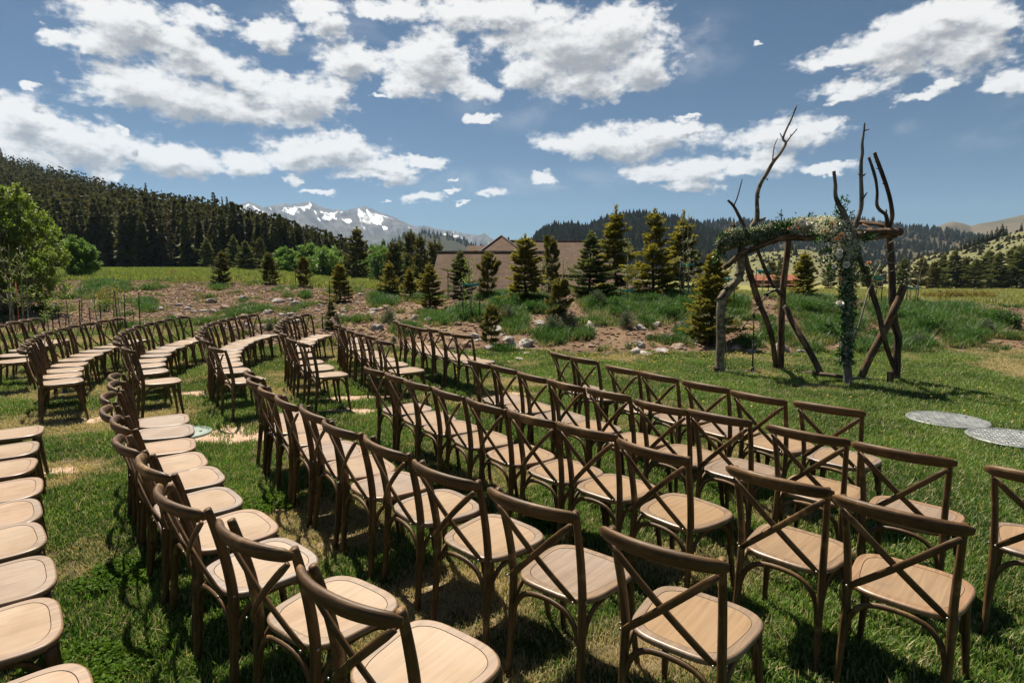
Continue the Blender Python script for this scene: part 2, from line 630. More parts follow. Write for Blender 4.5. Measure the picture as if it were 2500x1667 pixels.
M_LID = mat_plain('lid_metal', (0.14, 0.15, 0.145), (0.26, 0.27, 0.26), 9, 0.55, 0.4, 0.35)
M_LID2 = mat_plain('lid_green', (0.16, 0.21, 0.18), (0.24, 0.29, 0.25), 9, 0.6, 0.3)
M_SPRUCE_YEL = mat_leaf('spruce_yellow', (0.062, 0.07, 0.012), (0.235, 0.205, 0.032), 0.45, 0.55, 0.2, 3.0, (0.38, 0.33, 0.055))
M_SPRUCE_GRN = mat_leaf('spruce_green', (0.035, 0.058, 0.018), (0.12, 0.15, 0.045), 0.4, 0.55, 0.2, 3.0, (0.22, 0.23, 0.07))
M_PINE = mat_leaf('pine_needles', (0.035, 0.045, 0.014), (0.13, 0.125, 0.036), 0.35, 0.55, 0.2, 3.0, (0.2, 0.18, 0.05))
M_FOREST = mat_leaf('forest_needles', (0.02, 0.034, 0.013), (0.12, 0.125, 0.036), 0.3, 0.65, 0.1, 0.05, None, 0.6)
M_ASPEN = mat_leaf('aspen_leaves', (0.07, 0.13, 0.018), (0.25, 0.32, 0.06), 0.5, 0.45, 0.3, 1.0)
M_PALE = mat_leaf('pale_leaves', (0.2, 0.24, 0.11), (0.36, 0.38, 0.2), 0.4, 0.5, 0.3, 1.0)
M_WILLOW = mat_leaf('willow_leaves', (0.065, 0.14, 0.025), (0.19, 0.3, 0.075), 0.42, 0.5, 0.25, 0.25)
M_SHRUB = mat_leaf('shrub_leaves', (0.022, 0.07, 0.014), (0.085, 0.17, 0.035), 0.4, 0.5, 0.25, 2.0)
M_SAGE = mat_leaf('sage_leaves', (0.09, 0.11, 0.075), (0.2, 0.225, 0.155), 0.25, 0.7, 0.1, 4.0)
M_GARLAND = mat_leaf('garland_leaves', (0.012, 0.045, 0.009), (0.055, 0.15, 0.024), 0.3, 0.4, 0.35, 3.0)
M_BLOSSOM = mat_leaf('small_blossoms', (0.62, 0.6, 0.5), (0.82, 0.8, 0.72), 0.35, 0.6, 0.1, 8.0)
M_ROSE_W = mat_plain('rose_white', (0.72, 0.66, 0.55), (0.85, 0.81, 0.72), 20, 0.6)
M_ROSE_P = mat_plain('rose_peach', (0.72, 0.3, 0.13), (0.82, 0.5, 0.3), 20, 0.6)
M_DANDY = mat_plain('dandelion', (0.7, 0.45, 0.02), (0.85, 0.6, 0.04), 20, 0.6)
M_CLOVER = mat_leaf('clover_leaves', (0.04, 0.1, 0.01), (0.11, 0.19, 0.018), 0.4, 0.6, 0.12, 3.0)

# ================================================================ terrain
_LEFT = [(0, 0), (17.6, 0), (19.5, .1), (22, .28), (26, .58), (30, .98), (34, 1.2), (40, 1.36), (60, 1.85), (95, 2.25), (200, 2.3), (1000, 0), (8000, 0)]
_TAB = {
    -1.4: _LEFT, -.86: _LEFT, -.5: _LEFT,
    -.42: [(0, 0), (13.6, 0), (15, .12), (18, .3), (22, .5), (26, .75), (30, 1.0), (34, 1.13), (40, 1.28), (60, 1.7), (95, 2.0), (200, 2), (1000, 0), (8000, 0)],
    -.25: [(0, 0), (13.0, 0), (15, .2), (17, .42), (20, .62), (23, .8), (26, .9), (29, .95), (34, .95), (45, .95), (60, .8), (95, .5), (200, 0), (8000, 0)],
    -.1: [(0, 0), (12.8, 0), (14.5, .25), (16, .42), (18, .6), (20, .75), (22, .82), (24, .75), (28, .2), (34, -.9), (45, -2.8), (60, -3), (200, -3), (8000, -3)],
    .1: [(0, 0), (12.7, 0), (14.5, .3), (16, .5), (18, .75), (20, .92), (22, .95), (24, .8), (28, .2), (34, -1), (45, -3), (60, -3), (200, -3), (8000, -3)],
    .25: [(0, 0), (12.7, 0), (14.5, .32), (16, .55), (18, .8), (20, .97), (22, .95), (25, .6), (30, -.3), (45, -2.5), (60, -3), (200, -3), (8000, -3)],
    .38: [(0, 0), (12.7, 0), (14.5, .3), (16, .5), (18, .82), (19.5, .95), (22, .8), (26, .2), (34, -.4), (60, -1.0), (100, -1.2), (200, -1), (8000, -1)],
    .55: [(0, 0), (12.7, 0), (14.5, .25), (16, .42), (18, .7), (19.5, .82), (22, .65), (26, .15), (34, -.2), (60, -.7), (100, -1.0), (200, -1), (8000, -1)],
    .7: [(0, 0), (12.7, 0), (14.5, .18), (16, .4), (18, .58), (20, .62), (23, .4), (28, 0), (34, -.2), (60, -.7), (100, -1.0), (8000, -1)],
    .9: [(0, 0), (13, 0), (14.5, .1), (17, .34), (19, .45), (22, .35), (28, 0), (60, -.7), (100, -1.0), (8000, -1)],
    1.4: [(0, 0), (13, 0), (14.5, .1), (17, .34), (19, .45), (22, .35), (28, 0), (60, -.7), (100, -1.0), (8000, -1)]}
_UK = np.array(sorted(_TAB))
_DK = np.unique(np.concatenate([np.linspace(0, 12, 4), np.arange(12.4, 45, .4), np.array([50, 60, 75, 95, 130, 200, 400, 1000, 3000, 8000])]))
_ZT = np.array([np.interp(_DK, *zip(*_TAB[u])) for u in _UK])
_k = np.array([1, 2, 3, 2, 1]) / 9.0
for _i in range(len(_UK)):                      # round the kinks of the profile
    _z = _ZT[_i].copy()
    _z[2:-14] = np.convolve(_ZT[_i], _k, 'same')[2:-14]
    _z[_DK <= 12.2] = 0
    _ZT[_i] = _z
# forested hillside: (u, ridge distance, ridge ground height)
_FH = np.array([(-1.6, 340, 74), (-1.0, 335, 62), (-.86, 330, 57), (-.77, 310, 45), (-.67, 290, 34.5), (-.6, 280, 28.7), (-.5, 260, 21.5), (-.45, 250, 17.3), (-.39, 230, 12.2),
                (-.35, 215, 7.4), (-.3, 200, 3.9), (-.27, 180, .9), (-.2, 170, 0), (1.6, 170, 0)])


def base_z(x, y):
    x, y = np.asarray(x, float), np.asarray(y, float)
    yy = np.maximum(y, .01)
    u = np.clip(x / yy, -1.4, 1.4)
    i = np.clip(np.searchsorted(_UK, u) - 1, 0, len(_UK) - 2)
    t = (u - _UK[i]) / (_UK[i + 1] - _UK[i])
    t = np.clip(t, 0, 1)
    t = t * t * (3 - 2 * t)
    j = np.clip(np.searchsorted(_DK, yy) - 1, 0, len(_DK) - 2)
    s = np.clip((yy - _DK[j]) / (_DK[j + 1] - _DK[j]), 0, 1)
    za = _ZT[i, j] * (1 - s) + _ZT[i, j + 1] * s
    zb = _ZT[i + 1, j] * (1 - s) + _ZT[i + 1, j + 1] * s
    z = za * (1 - t) + zb * t
    return np.where(y > 5, z, 0)


def hill_z(x, y):
    x, y = np.asarray(x, float), np.asarray(y, float)
    yy = np.maximum(y, .01)
    u = np.clip(x / yy, -1.6, 1.6)
    dr = np.interp(u, _FH[:, 0], _FH[:, 1])
    hr = np.interp(u, _FH[:, 0], _FH[:, 2])
    t = np.clip((yy - 95) / (dr - 95), 0, None)
    up = hr * np.where(t < 1, t ** 1.08, np.maximum(1 - (t - 1) * .55, 0))
    return np.where(y > 90, up, 0)


def gz(x, y):
    z = base_z(x, y)
    bump = (fbm(np.asarray(x) * .5 + 40, np.asarray(y) * .5 + 11, 4) - .5) * .34
    w = np.clip(np.abs(z) / .35, 0, 1) * np.clip((60 - np.asarray(y)) / 20, 0.3, 1)
    return z + bump * w + hill_z(x, y)


def gz1(x, y):
    return float(gz(np.array([x]), np.array([y]))[0])


def ground_hit(px, py):
    """where the line of sight meets the terrain"""
    r = ray(px, py)
    last = None
    ys = np.concatenate([np.arange(2, 40, .05), np.arange(40, 400, .5)])
    xs, zs = r.x / r.y * ys, CAMH + r.z / r.y * ys
    below = zs < gz(xs, ys)
    i = int(np.argmax(below)) if below.any() else len(ys) - 1
    return Vector((xs[i], ys[i], float(gz(xs[i:i + 1], ys[i:i + 1])[0])))


def at(px, depth):
    x = (px - 1250) / FPX / ray(px, YH).y * depth
    return Vector((x, depth, gz1(x, depth)))


# ---- patches (pixels of a 2352 px wide frame -> places on the lawn)
def lawn_pt(cx, cy):
    return G0(cx * K, cy * K)


BARE = [(*lawn_pt(515, 1000).xy, .52, .24), (*lawn_pt(815, 914).xy, .5, .16), (*lawn_pt(440, 905).xy, .3, .16), (*lawn_pt(215, 965).xy, .25, .12), (*lawn_pt(120, 1085).xy, .16, .12),
        (*lawn_pt(800, 945).xy, .3, .12), (*lawn_pt(1205, 905).xy, .2, .1)]
DRY = [(*lawn_pt(660, 1195).xy, .5, .33), (*lawn_pt(720, 1240).xy, .4, .22), (*lawn_pt(1045, 1385).xy, .32, .3), (*lawn_pt(130, 1090).xy, .28, .3), (*lawn_pt(160, 1290).xy, .22, .2),
       (*lawn_pt(960, 1440).xy, .3, .3), (*lawn_pt(1150, 1100).xy, .3, .2), (*lawn_pt(1800, 1180).xy, .2, .12), (*lawn_pt(320, 960).xy, .4, .3), (*lawn_pt(1500, 1500).xy, .25, .2),
       (*lawn_pt(150, 905).xy, .6, .35), (*lawn_pt(1180, 880).xy, .5, .3)]
CLOVER = [(*lawn_pt(600, 1165).xy, .3, .22), (*lawn_pt(270, 1330).xy, .22, .2), (*lawn_pt(200, 1545).xy, .3, .2), (*lawn_pt(1265, 1200).xy, .2, .15), (*lawn_pt(350, 1020).xy, .2, .15), (*lawn_pt(360, 1180).xy, .2, .2)]


def patch(lst, x, y, soft=.5):
    v = np.zeros_like(np.asarray(x, float))
    for (cx, cy, rx, ry) in lst:
        d = np.sqrt(((x - cx) / rx) ** 2 + ((y - cy) / ry) ** 2)
        v = np.maximum(v, np.clip((1 + soft - d) / soft, 0, 1))
    return v


def dry_field(x, y):
    n = fbm(x * .9 + 3, y * .9 + 8, 4, .6)
    far = np.clip((y - 8) / 5, 0, 1)
    left = np.clip((-x - .2 * y) / 3 + .2, 0, 1)
    v = np.clip((n - .57 + .085 * far + .05 * left - .07 * np.clip((x - .1 * y) / 2, 0, 1) * (1 - far)) * 5, 0, 1) * .75
    w = fbm(x * 4 + 13, y * 4 + 5, 3)
    return np.clip(np.maximum(v, patch(DRY, x, y, .7) * np.clip(w * 2.2 - .25, 0, 1.1)), 0, 1)


def bare_field(x, y):
    w = fbm(x * 5 + 31, y * 5 + 2, 3)
    return np.clip(patch(BARE, x, y, .6) * 1.5 - (1 - w) * .6 + np.clip((fbm(x * 1.6 + 70, y * 1.6, 3) - .69) * 9, 0, .8), 0, 1)


# green growth on the bank: ellipses in the 2352 px frame
GREEN_PX = [(1170, 690, 60, 35), (1290, 600, 60, 30), (1110, 655, 40, 18), (1225, 700, 60, 25), (1380, 690, 60, 40), (1420, 700, 60, 30), (1530, 700, 90, 45), (1600, 690, 50, 40), (1270, 775, 55, 25), (1180, 740, 40, 30),
            (1340, 770, 30, 14), (1080, 720, 60, 22), (930, 760, 40, 14), (1575, 770, 25, 18), (880, 690, 40, 20), (1010, 735, 50, 14), (1900, 760, 60, 40), (2050, 720, 60, 30), (2130, 740, 60, 45), (2100, 790, 60, 25),
            (2230, 770, 60, 35), (2000, 800, 50, 20), (1790, 770, 40, 25), (1960, 745, 45, 35), (1860, 700, 70, 30), (1730, 790, 40, 14), (2200, 720, 90, 22), (2300, 740, 50, 25), (500, 660, 30, 8), (240, 660, 60, 20),
            (330, 700, 30, 14), (700, 680, 16, 8), (1640, 760, 30, 20), (2060, 800, 120, 12), (1700, 700, 30, 20)]


def green_field(x, y, z):
    px = 1250 + FPX * ray(1250, YH).y * x / np.maximum(y, 1)
    py = YH + FPX * (CAMH - z) / np.maximum(y, 1)
    v = np.zeros_like(x)
    for (cx, cy, rx, ry) in GREEN_PX:
        d = np.sqrt(((px / K - cx) / rx) ** 2 + ((py / K - cy) / ry) ** 2)
        v = np.maximum(v, np.clip(1.45 - d, 0, 1))
    n = fbm(x * 1.1 + 50, y * 1.1 + 20, 4)
    return np.clip(np.maximum(v * 1.6 - (1 - n) * .8, (n - np.where(x / np.maximum(y, 1) > .3, .5, .57)) * 4), 0, 1)


def build_ground():
    fr = np.radians(np.arange(-62, 62.01, .3))
    rest = np.radians(np.arange(64, 297, 3.0))
    ang = np.concatenate([fr, rest])
    rad = np.concatenate([np.arange(.4, 12, .4), np.arange(12, 26, .14), np.arange(26, 45, .35), np.geomspace(45, 450, 70), np.geomspace(480, 7000, 14)])
    A, R = np.meshgrid(ang, rad, indexing='ij')
    X, Y = R * np.sin(A), R * np.cos(A)
    Z = gz(X, Y)
    na, nr = A.shape
    idx = np.arange(na * nr).reshape(na, nr)
    i2 = np.roll(idx, -1, axis=0)
    F = np.stack([idx[:, :-1], idx[:, 1:], i2[:, 1:], i2[:, :-1]], -1).reshape(-1, 4)[:, ::-1]
    V = np.concatenate([np.stack([X, Y, Z], -1).reshape(-1, 3), [[0, 0, 0]]])
    c = len(V) - 1
    F3 = np.stack([np.full(na, c), i2[:, 0], idx[:, 0]], -1)
    x, y, z = V[:, 0], V[:, 1], V[:, 2]
    bz = base_z(x, y)
    u = x / np.maximum(y, .1)
    edge = np.where(y > 5, np.clip(1 - (bz - .015) / .05, 0, 1), 1) * np.where((y > 24), 0, 1)
    bank = (1 - edge)
    meadow = np.clip((y - np.interp(u, [-1.2, -.5, -.42, -.25, -.1, .3, .4, 1.2], [36, 36, 36, 31, 31, 40, 24, 21])) / 3, 0, 1) * (y > 5)
    meadow = np.where(y > 5, meadow, 0)
    gold = np.clip((u - .2) / .15, 0, 1) * meadow
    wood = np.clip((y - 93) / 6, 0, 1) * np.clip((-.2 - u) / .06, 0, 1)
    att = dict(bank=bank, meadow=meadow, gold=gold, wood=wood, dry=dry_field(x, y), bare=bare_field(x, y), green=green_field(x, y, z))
    m, t, out = new_mat('ground')
    geo = t.node('ShaderNodeNewGeometry').outputs['Position']
    n1 = t.noise(geo, 1.3, 6.0, .62)
    n2 = t.noise(geo, 14.0, 5.0, .62)
    n3 = t.noise(geo, 60.0, 3.0, .6)
    n4 = t.noise(geo, .12, 5.0, .6)
    dirt = t.mix(t.smooth(n1, .32, .68), (.125, .075, .045), (.215, .143, .094))
    dirt = t.mix(t.smooth(n2, .52, .78), dirt, (.34, .26, .19))
    dirt = t.mix(t.smooth(n3, .6, .3), dirt, (.1, .06, .037))
    soil = t.mix(t.smooth(n2, .35, .65), (.03, .03, .012), (.06, .056, .022))
    straw = t.mix(t.smooth(n2, .35, .65), (.16, .115, .06), (.3, .23, .13))
    lawn = t.mix(t.attr('dry'), soil, straw)
    bare = t.mix(t.smooth(n2, .3, .7), (.36, .24, .16), (.47, .345, .25))
    lawn = t.mix(t.smooth(t.math('ADD', t.attr('bare'), t.math('MULTIPLY', t.math('SUBTRACT', n2, .5), .5)), .35, .6), lawn, bare)
    grn = t.mix(t.smooth(n2, .35, .65), (.045, .062, .018), (.11, .115, .035))
    gf = t.smooth(t.math('ADD', t.attr('green'), t.math('MULTIPLY', t.math('SUBTRACT', n2, .5), .9)), .3, .65)
    bank = t.mix(gf, dirt, grn)
    dg = t.smooth(t.math('ADD', n1, t.math('MULTIPLY', t.math('SUBTRACT', n2, .5), .6)), .52, .66)
    bank = t.mix(t.math('MULTIPLY', dg, .65), bank, (.2, .17, .07))
    mead = t.mix(t.smooth(n1, .35, .66), (.125, .165, .035), (.22, .25, .065))
    mead = t.mix(t.smooth(n4, .45, .65), mead, (.2, .18, .06))
    gold = t.mix(t.smooth(n1, .35, .65), (.19, .175, .06), (.29, .25, .09))
    gold = t.mix(t.smooth(n4, .42, .62), gold, (.17, .175, .06))
    mead = t.mix(t.attr('gold'), mead, gold)
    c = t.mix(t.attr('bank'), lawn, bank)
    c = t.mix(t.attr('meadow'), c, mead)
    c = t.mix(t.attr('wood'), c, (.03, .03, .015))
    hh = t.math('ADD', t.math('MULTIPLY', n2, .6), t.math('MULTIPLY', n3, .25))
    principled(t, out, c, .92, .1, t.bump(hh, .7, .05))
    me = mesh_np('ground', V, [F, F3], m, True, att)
    o = link('ground', me)
    tag(o, kind='structure')
    return o


build_ground()


# ---------------------------------------------------------------- far hills and the snowy mountains
def mat_hill(name, a, b, c, scale, lo=.4, hi=.62):
    m, t, out = new_mat(name)
    p = t.node('ShaderNodeNewGeometry').outputs['Position']
    n = t.noise(p, scale, 6.0, .65)
    n2 = t.noise(p, scale * 9, 4.0, .6)
    col = t.mix(t.smooth(n2, .35, .65), a, b)
    col = t.mix(t.smooth(n, lo, hi), col, c)
    principled(t, out, col, .95, .05, t.bump(n2, 1.0, 2.0))
    return m


def hill_mesh(ridge, D, Dfront, zfront, amp=0.0, freq=.01, rows=26, step=5, back=1.4, power=1.0):
    """front slope under a ridge line given in 2500 px frame pixels"""
    rx, ry = [p[0] for p in ridge], [p[1] for p in ridge]
    pxs = np.arange(rx[0], rx[-1] + step, step)
    pys = np.interp(pxs, rx, ry)
    ry0 = ray(1250, YH).y
    xr = (pxs - 1250) / FPX / ry0 * 1.0
    # points on the ridge
    P = np.array([W(a, b, D) for a, b in zip(pxs, pys)])
    ts = np.linspace(0, 1, rows)
    V = np.zeros((len(pxs), rows + 3, 3))
    for j, tt in enumerate(ts):                   # 0 ridge .. 1 foot
        d = D + (Dfront - D) * tt
        V[:, j + 3, 0] = P[:, 0] * (d / D)
        V[:, j + 3, 1] = d
        h = (1 - tt) ** power
        V[:, j + 3, 2] = zfront + (P[:, 2] - zfront) * h
    if amp:
        n = fbm(V[:, 3:, 0] * freq + 5, V[:, 3:, 1] * freq + 9, 5) - .5
        V[:, 3:, 2] += n * amp * np.clip(ts * 3, 0, 1)[None] * np.clip((1 - ts) * 6, 0, 1)[None]
    for j, s in ((2, .25), (1, .6), (0, 1.0)):
        d = D * (1 + (back - 1) * s)
        V[:, j, 0] = P[:, 0] * (d / D)
        V[:, j, 1] = d
        V[:, j, 2] = P[:, 2] + (zfront - P[:, 2]) * s ** 1.2
    nc, nr = len(pxs), rows + 3
    idx = np.arange(nc * nr).reshape(nc, nr)
    F = np.stack([idx[:-1, :-1], idx[:-1, 1:], idx[1:, 1:], idx[1:, :-1]], -1).reshape(-1, 4)
    return V, F, ts


M_HFOREST = mat_hill('hill_forest', (.03, .03, .018), (.055, .05, .03), (.1, .082, .052), .012)
M_HDARK = mat_hill('hill_dark_forest', (.02, .027, .02), (.034, .04, .027), (.05, .05, .032), .004)
M_HSAGE = mat_hill('hill_sage', (.125, .12, .058), (.195, .178, .095), (.15, .15, .07), .03)
M_HFAR = mat_hill('hill_far', (.05, .053, .034), (.078, .075, .048), (.13, .11, .075), .003)
HILLS = [
    ('hill', [(900, 640), (980, 576), (1040, 569), (1100, 577), (1157, 597), (1215, 622), (1290, 655)], 1300, 900, -3, M_HDARK, 22, .004),
    ('hill', [(1270, 640), (1307, 590), (1331, 571), (1348, 564), (1394, 563), (1432, 567), (1476, 549), (1530, 536), (1585, 534), (1639, 544), (1690, 556), (1760, 585), (1850, 640)], 650, 380, -4, M_HFOREST, 24, .01),
    ('hill', [(1560, 620), (1640, 560), (1690, 552), (1762, 545), (1816, 544), (1871, 548), (1960, 556), (2040, 548), (2083, 540), (2143, 547), (2184, 556), (2268, 562), (2340, 572), (2420, 590), (2560, 640)], 1050, 500, -4, M_HFOREST, 40, .006),
    ('hill', [(2180, 600), (2268, 561), (2309, 545), (2328, 541), (2350, 545), (2372, 552), (2391, 546), (2432, 540), (2500, 524), (2600, 512), (2750, 530), (3100, 560), (3500, 650)], 1500, 1100, -4, M_HFAR, 40, .005),
    ('hill', [(1690, 690), (1790, 641), (1850, 617), (1960, 609), (2060, 626), (2130, 650), (2200, 690)], 340, 130, -1.2, M_HSAGE, 5, .03),
    ('hill', [(1980, 700), (2040, 682), (2091, 664), (2150, 650), (2214, 637), (2268, 621), (2336, 610), (2405, 594), (2459, 574), (2500, 561), (2600, 528), (2800, 505), (3100, 520), (3400, 590), (3700, 680)], 260, 112, -1.2, M_HSAGE, 4, .04)]
HILL_FACES = []
for (nm, rid, D, Df, zf, mt, amp, fq) in HILLS:
    V, F, ts = hill_mesh(rid, D, Df, zf, amp, fq)
    o = link(nm, mesh_np(nm, V.reshape(-1, 3), F, mt, True))
    tag(o, kind='structure')
    HILL_FACES.append(V)


def build_mountains():
    rid = [(380, 560), (480, 520), (560, 505), (579, 501), (597, 496), (612, 494), (625, 499), (640, 505), (662, 503), (680, 499), (697, 496), (708, 499), (722, 497), (745, 494), (760, 491), (772, 497), (790, 508), (815, 512),
           (840, 513), (865, 510), (880, 505), (888, 504), (905, 508), (925, 518), (945, 523), (970, 535), (1000, 548), (1030, 557), (1052, 556), (1082, 562), (1110, 565), (1150, 572), (1190, 583), (1240, 597), (1300, 615), (1400, 650)]
    D, Df = 4200.0, 2600.0
    rx, ry = [p[0] for p in rid], [p[1] for p in rid]
    px = np.arange(380, 1401, 1.6)
    py = np.interp(px, rx, ry)
    py = py + (fbm(px * .09, px * 0 + 2, 4, .6) - .5) * 5.5
    P = np.array([W(a, b, D) for a, b in zip(px, py)])
    rows = 90
    ts = np.linspace(0, 1, rows)
    V = np.zeros((len(px), rows + 2, 3))
    XX, TT = np.meshgrid(P[:, 0], ts, indexing='ij')
    shear = XX * .0016 - TT * .55 + .25 * (fbm(XX * .002, TT * 3, 3) - .5)
    rg = 1 - np.abs(2 * fbm(shear * 3.2 + 20, TT * 1.6 + 4, 4, .5) - 1)      # ridges run down the face
    rg2 = 1 - np.abs(2 * fbm(shear * 9 + 3, TT * 5 + 14, 4, .55) - 1)
    d = D + (Df - D) * TT
    z = P[:, 2][:, None] * (1 - TT) ** 1.05
    z = z + (rg - .75) * 210 * np.clip(TT * 5, 0, 1) * np.clip((1 - TT) * 1.6, 0, 1) + (rg2 - .7) * 60 * np.clip(TT * 6, 0, 1) * (1 - TT)
    V[:, 2:, 0] = XX * (d / D)
    V[:, 2:, 1] = d
    V[:, 2:, 2] = z
    V[:, 1] = P * 1.0 + np.array([0, 500, -220])
    V[:, 0] = P + np.array([0, 1200, 0])
    V[:, 0, 2] = 0
    nc, nr = V.shape[:2]
    idx = np.arange(nc * nr).reshape(nc, nr)
    F = np.stack([idx[:-1, :-1], idx[:-1, 1:], idx[1:, 1:], idx[1:, :-1]], -1).reshape(-1, 4)
    gul = (.82 - rg) * 2.2 + (.8 - rg2) * 1.3
    rel = (1 - TT) * np.clip(P[:, 2] / 460, .3, 1.15)[:, None]
    pat = fbm(shear * 5 + 80, TT * 4, 4, .6)
    snow = np.clip((gul * .9 + (pat - .5) * 3.2 + (rel - .62) * 2.3) * 1.6, 0, 1) * np.clip((rel - .38) * 6, 0, 1) * np.clip(TT * 22 - .3, 0, 1)
    patches = [(600, 512, 30, 9), (668, 523, 16, 20), (715, 520, 10, 18), (775, 520, 12, 22), (800, 535, 30, 9), (818, 530, 14, 12), (905, 525, 8, 18), (925, 545, 20, 14), (945, 560, 16, 8), (850, 538, 18, 9), (740, 510, 6, 10)]
    pyv = YH + FPX * (CAMH - V[:, 2:, 2]) / V[:, 2:, 1]
    pxv = 1250 + FPX * ray(1250, YH).y * V[:, 2:, 0] / V[:, 2:, 1]
    sn = np.zeros_like(snow)
    for (a, b, c, e) in patches:
        sn = np.maximum(sn, 1.25 - np.sqrt(((pxv - a - (pyv - b) * .5) / c) ** 2 + ((pyv - b) / e) ** 2))
    snow = np.clip(np.maximum(snow * .52, sn * 1.08 + (pat - .66) * 3.4), 0, 1)
    S = np.zeros((nc, nr))
    S[:, 2:] = snow
    low = np.zeros((nc, nr))
    low[:, 2:] = np.clip((.5 - rel) * 5, 0, 1)
    m, t, out = new_mat('mountain_rock')
    p = t.node('ShaderNodeNewGeometry').outputs['Position']
    n = t.noise(p, .012, 6, .65)
    rock = t.mix(t.smooth(n, .35, .65), (.06, .062, .07), (.13, .12, .117))
    rock = t.mix(t.attr('low'), rock, t.mix(t.smooth(n, .4, .6), (.035, .045, .036), (.07, .075, .06)))
    sf = t.smooth(t.math('ADD', t.attr('snow'), t.math('MULTIPLY', t.math('SUBTRACT', n, .5), .5)), .42, .58)
    principled(t, out, t.mix(sf, rock, (.82, .84, .87)), .9, .1, t.bump(n, .6, 12.0))
    o = link('mountains', mesh_np('mountains', V.reshape(-1, 3), F, m, True, dict(snow=S.ravel(), low=low.ravel())))
    tag(o, kind='structure')


build_mountains()

# thin mountain air between here and the peaks
_v = [(sx * 4600, y, z) for sx in (-1, 1) for y in (-400, 5600) for z in (-60, 600)]
_f = np.array([(0, 1, 3, 2), (4, 6, 7, 5), (0, 4, 5, 1), (2, 3, 7, 6), (0, 2, 6, 4), (1, 5, 7, 3)])
m, t, out = new_mat('haze')
pv = t.node('ShaderNodeVolumePrincipled')
pv.inputs['Color'].default_value = (.52, .74, 1.0, 1)
pv.inputs['Density'].default_value = 0.000085
pv.inputs['Anisotropy'].default_value = 0.2
t.l.new(pv.outputs[0], out.inputs['Volume'])
tag(link('haze', mesh_np('haze', _v, _f, m)), kind='stuff')


# ================================================================ buildings
def mat_shingle(name, a, b):
    m, t, out = new_mat(name)
    g = t.attr('grain', out='Vector')
    br = t.node('ShaderNodeTexBrick')
    t.l.new(g, br.inputs['Vector'])
    br.inputs['Scale'].default_value = 1.0
    br.inputs['Mortar Size'].default_value = .022
    br.inputs['Mortar Smooth'].default_value = .3
    br.inputs['Brick Width'].default_value = .4
    br.inputs['Row Height'].default_value = .17
    br.inputs['Color1'].default_value = (*a, 1)
    br.inputs['Color2'].default_value = (*b, 1)
    br.inputs['Mortar'].default_value = (a[0] * .62, a[1] * .62, a[2] * .62, 1)
    br.offset = .37
    n = t.noise(g, 1.2, 4, .6)
    c = t.mix(t.math('MULTIPLY', t.smooth(n, .4, .7), .35), br.outputs['Color'], (a[0] * .7, a[1] * .7, a[2] * .7))
    principled(t, out, c, .9, .15, t.bump(br.outputs['Fac'], -.6, .03))
    return m


M_SHINGLE = mat_shingle('roof_shingles', (.095, .062, .041), (.145, .099, .069))
M_WALL = mat_plain('house_siding', (.2, .15, .11), (.28, .22, .16), 2.0, .8)
M_TRIM = mat_plain('roof_edge', (.06, .045, .035), (.1, .075, .06), 4.0, .7)
M_REDROOF = mat_shingle('red_roof', (.3, .1, .06), (.38, .15, .09))
M_REDWALL = mat_plain('red_wall', (.11, .04, .028), (.17, .065, .04), 2.0, .8)
M_WIN = mat_plain('window_glass', (.02, .025, .03), (.03, .035, .04), 2.0, .1, .6)


def slab(mb, quad, th=.16):
    """roof plane with thickness; grain coordinate runs along the eave and up the slope"""
    q = [Vector(p) for p in quad]
    n = (q[1] - q[0]).cross(q[-1] - q[0]).normalized()
    if n.z < 0:
        n = -n
    ax = (q[1] - q[0]).normalized()
    ay = n.cross(ax)
    vs = q + [p - n * th for p in q]
    k = len(q)
    fs = [tuple(range(k)), tuple(range(2 * k - 1, k - 1, -1))] + [(i, i + k, (i + 1) % k + k, (i + 1) % k) for i in range(k)]
    fs = [f[::-1] for f in fs] if (q[1] - q[0]).cross(q[2] - q[1]).dot(n) < 0 else fs
    mb.add(vs, fs, [((p - q[0]).dot(ax), (p - q[0]).dot(ay), 0) for p in vs])


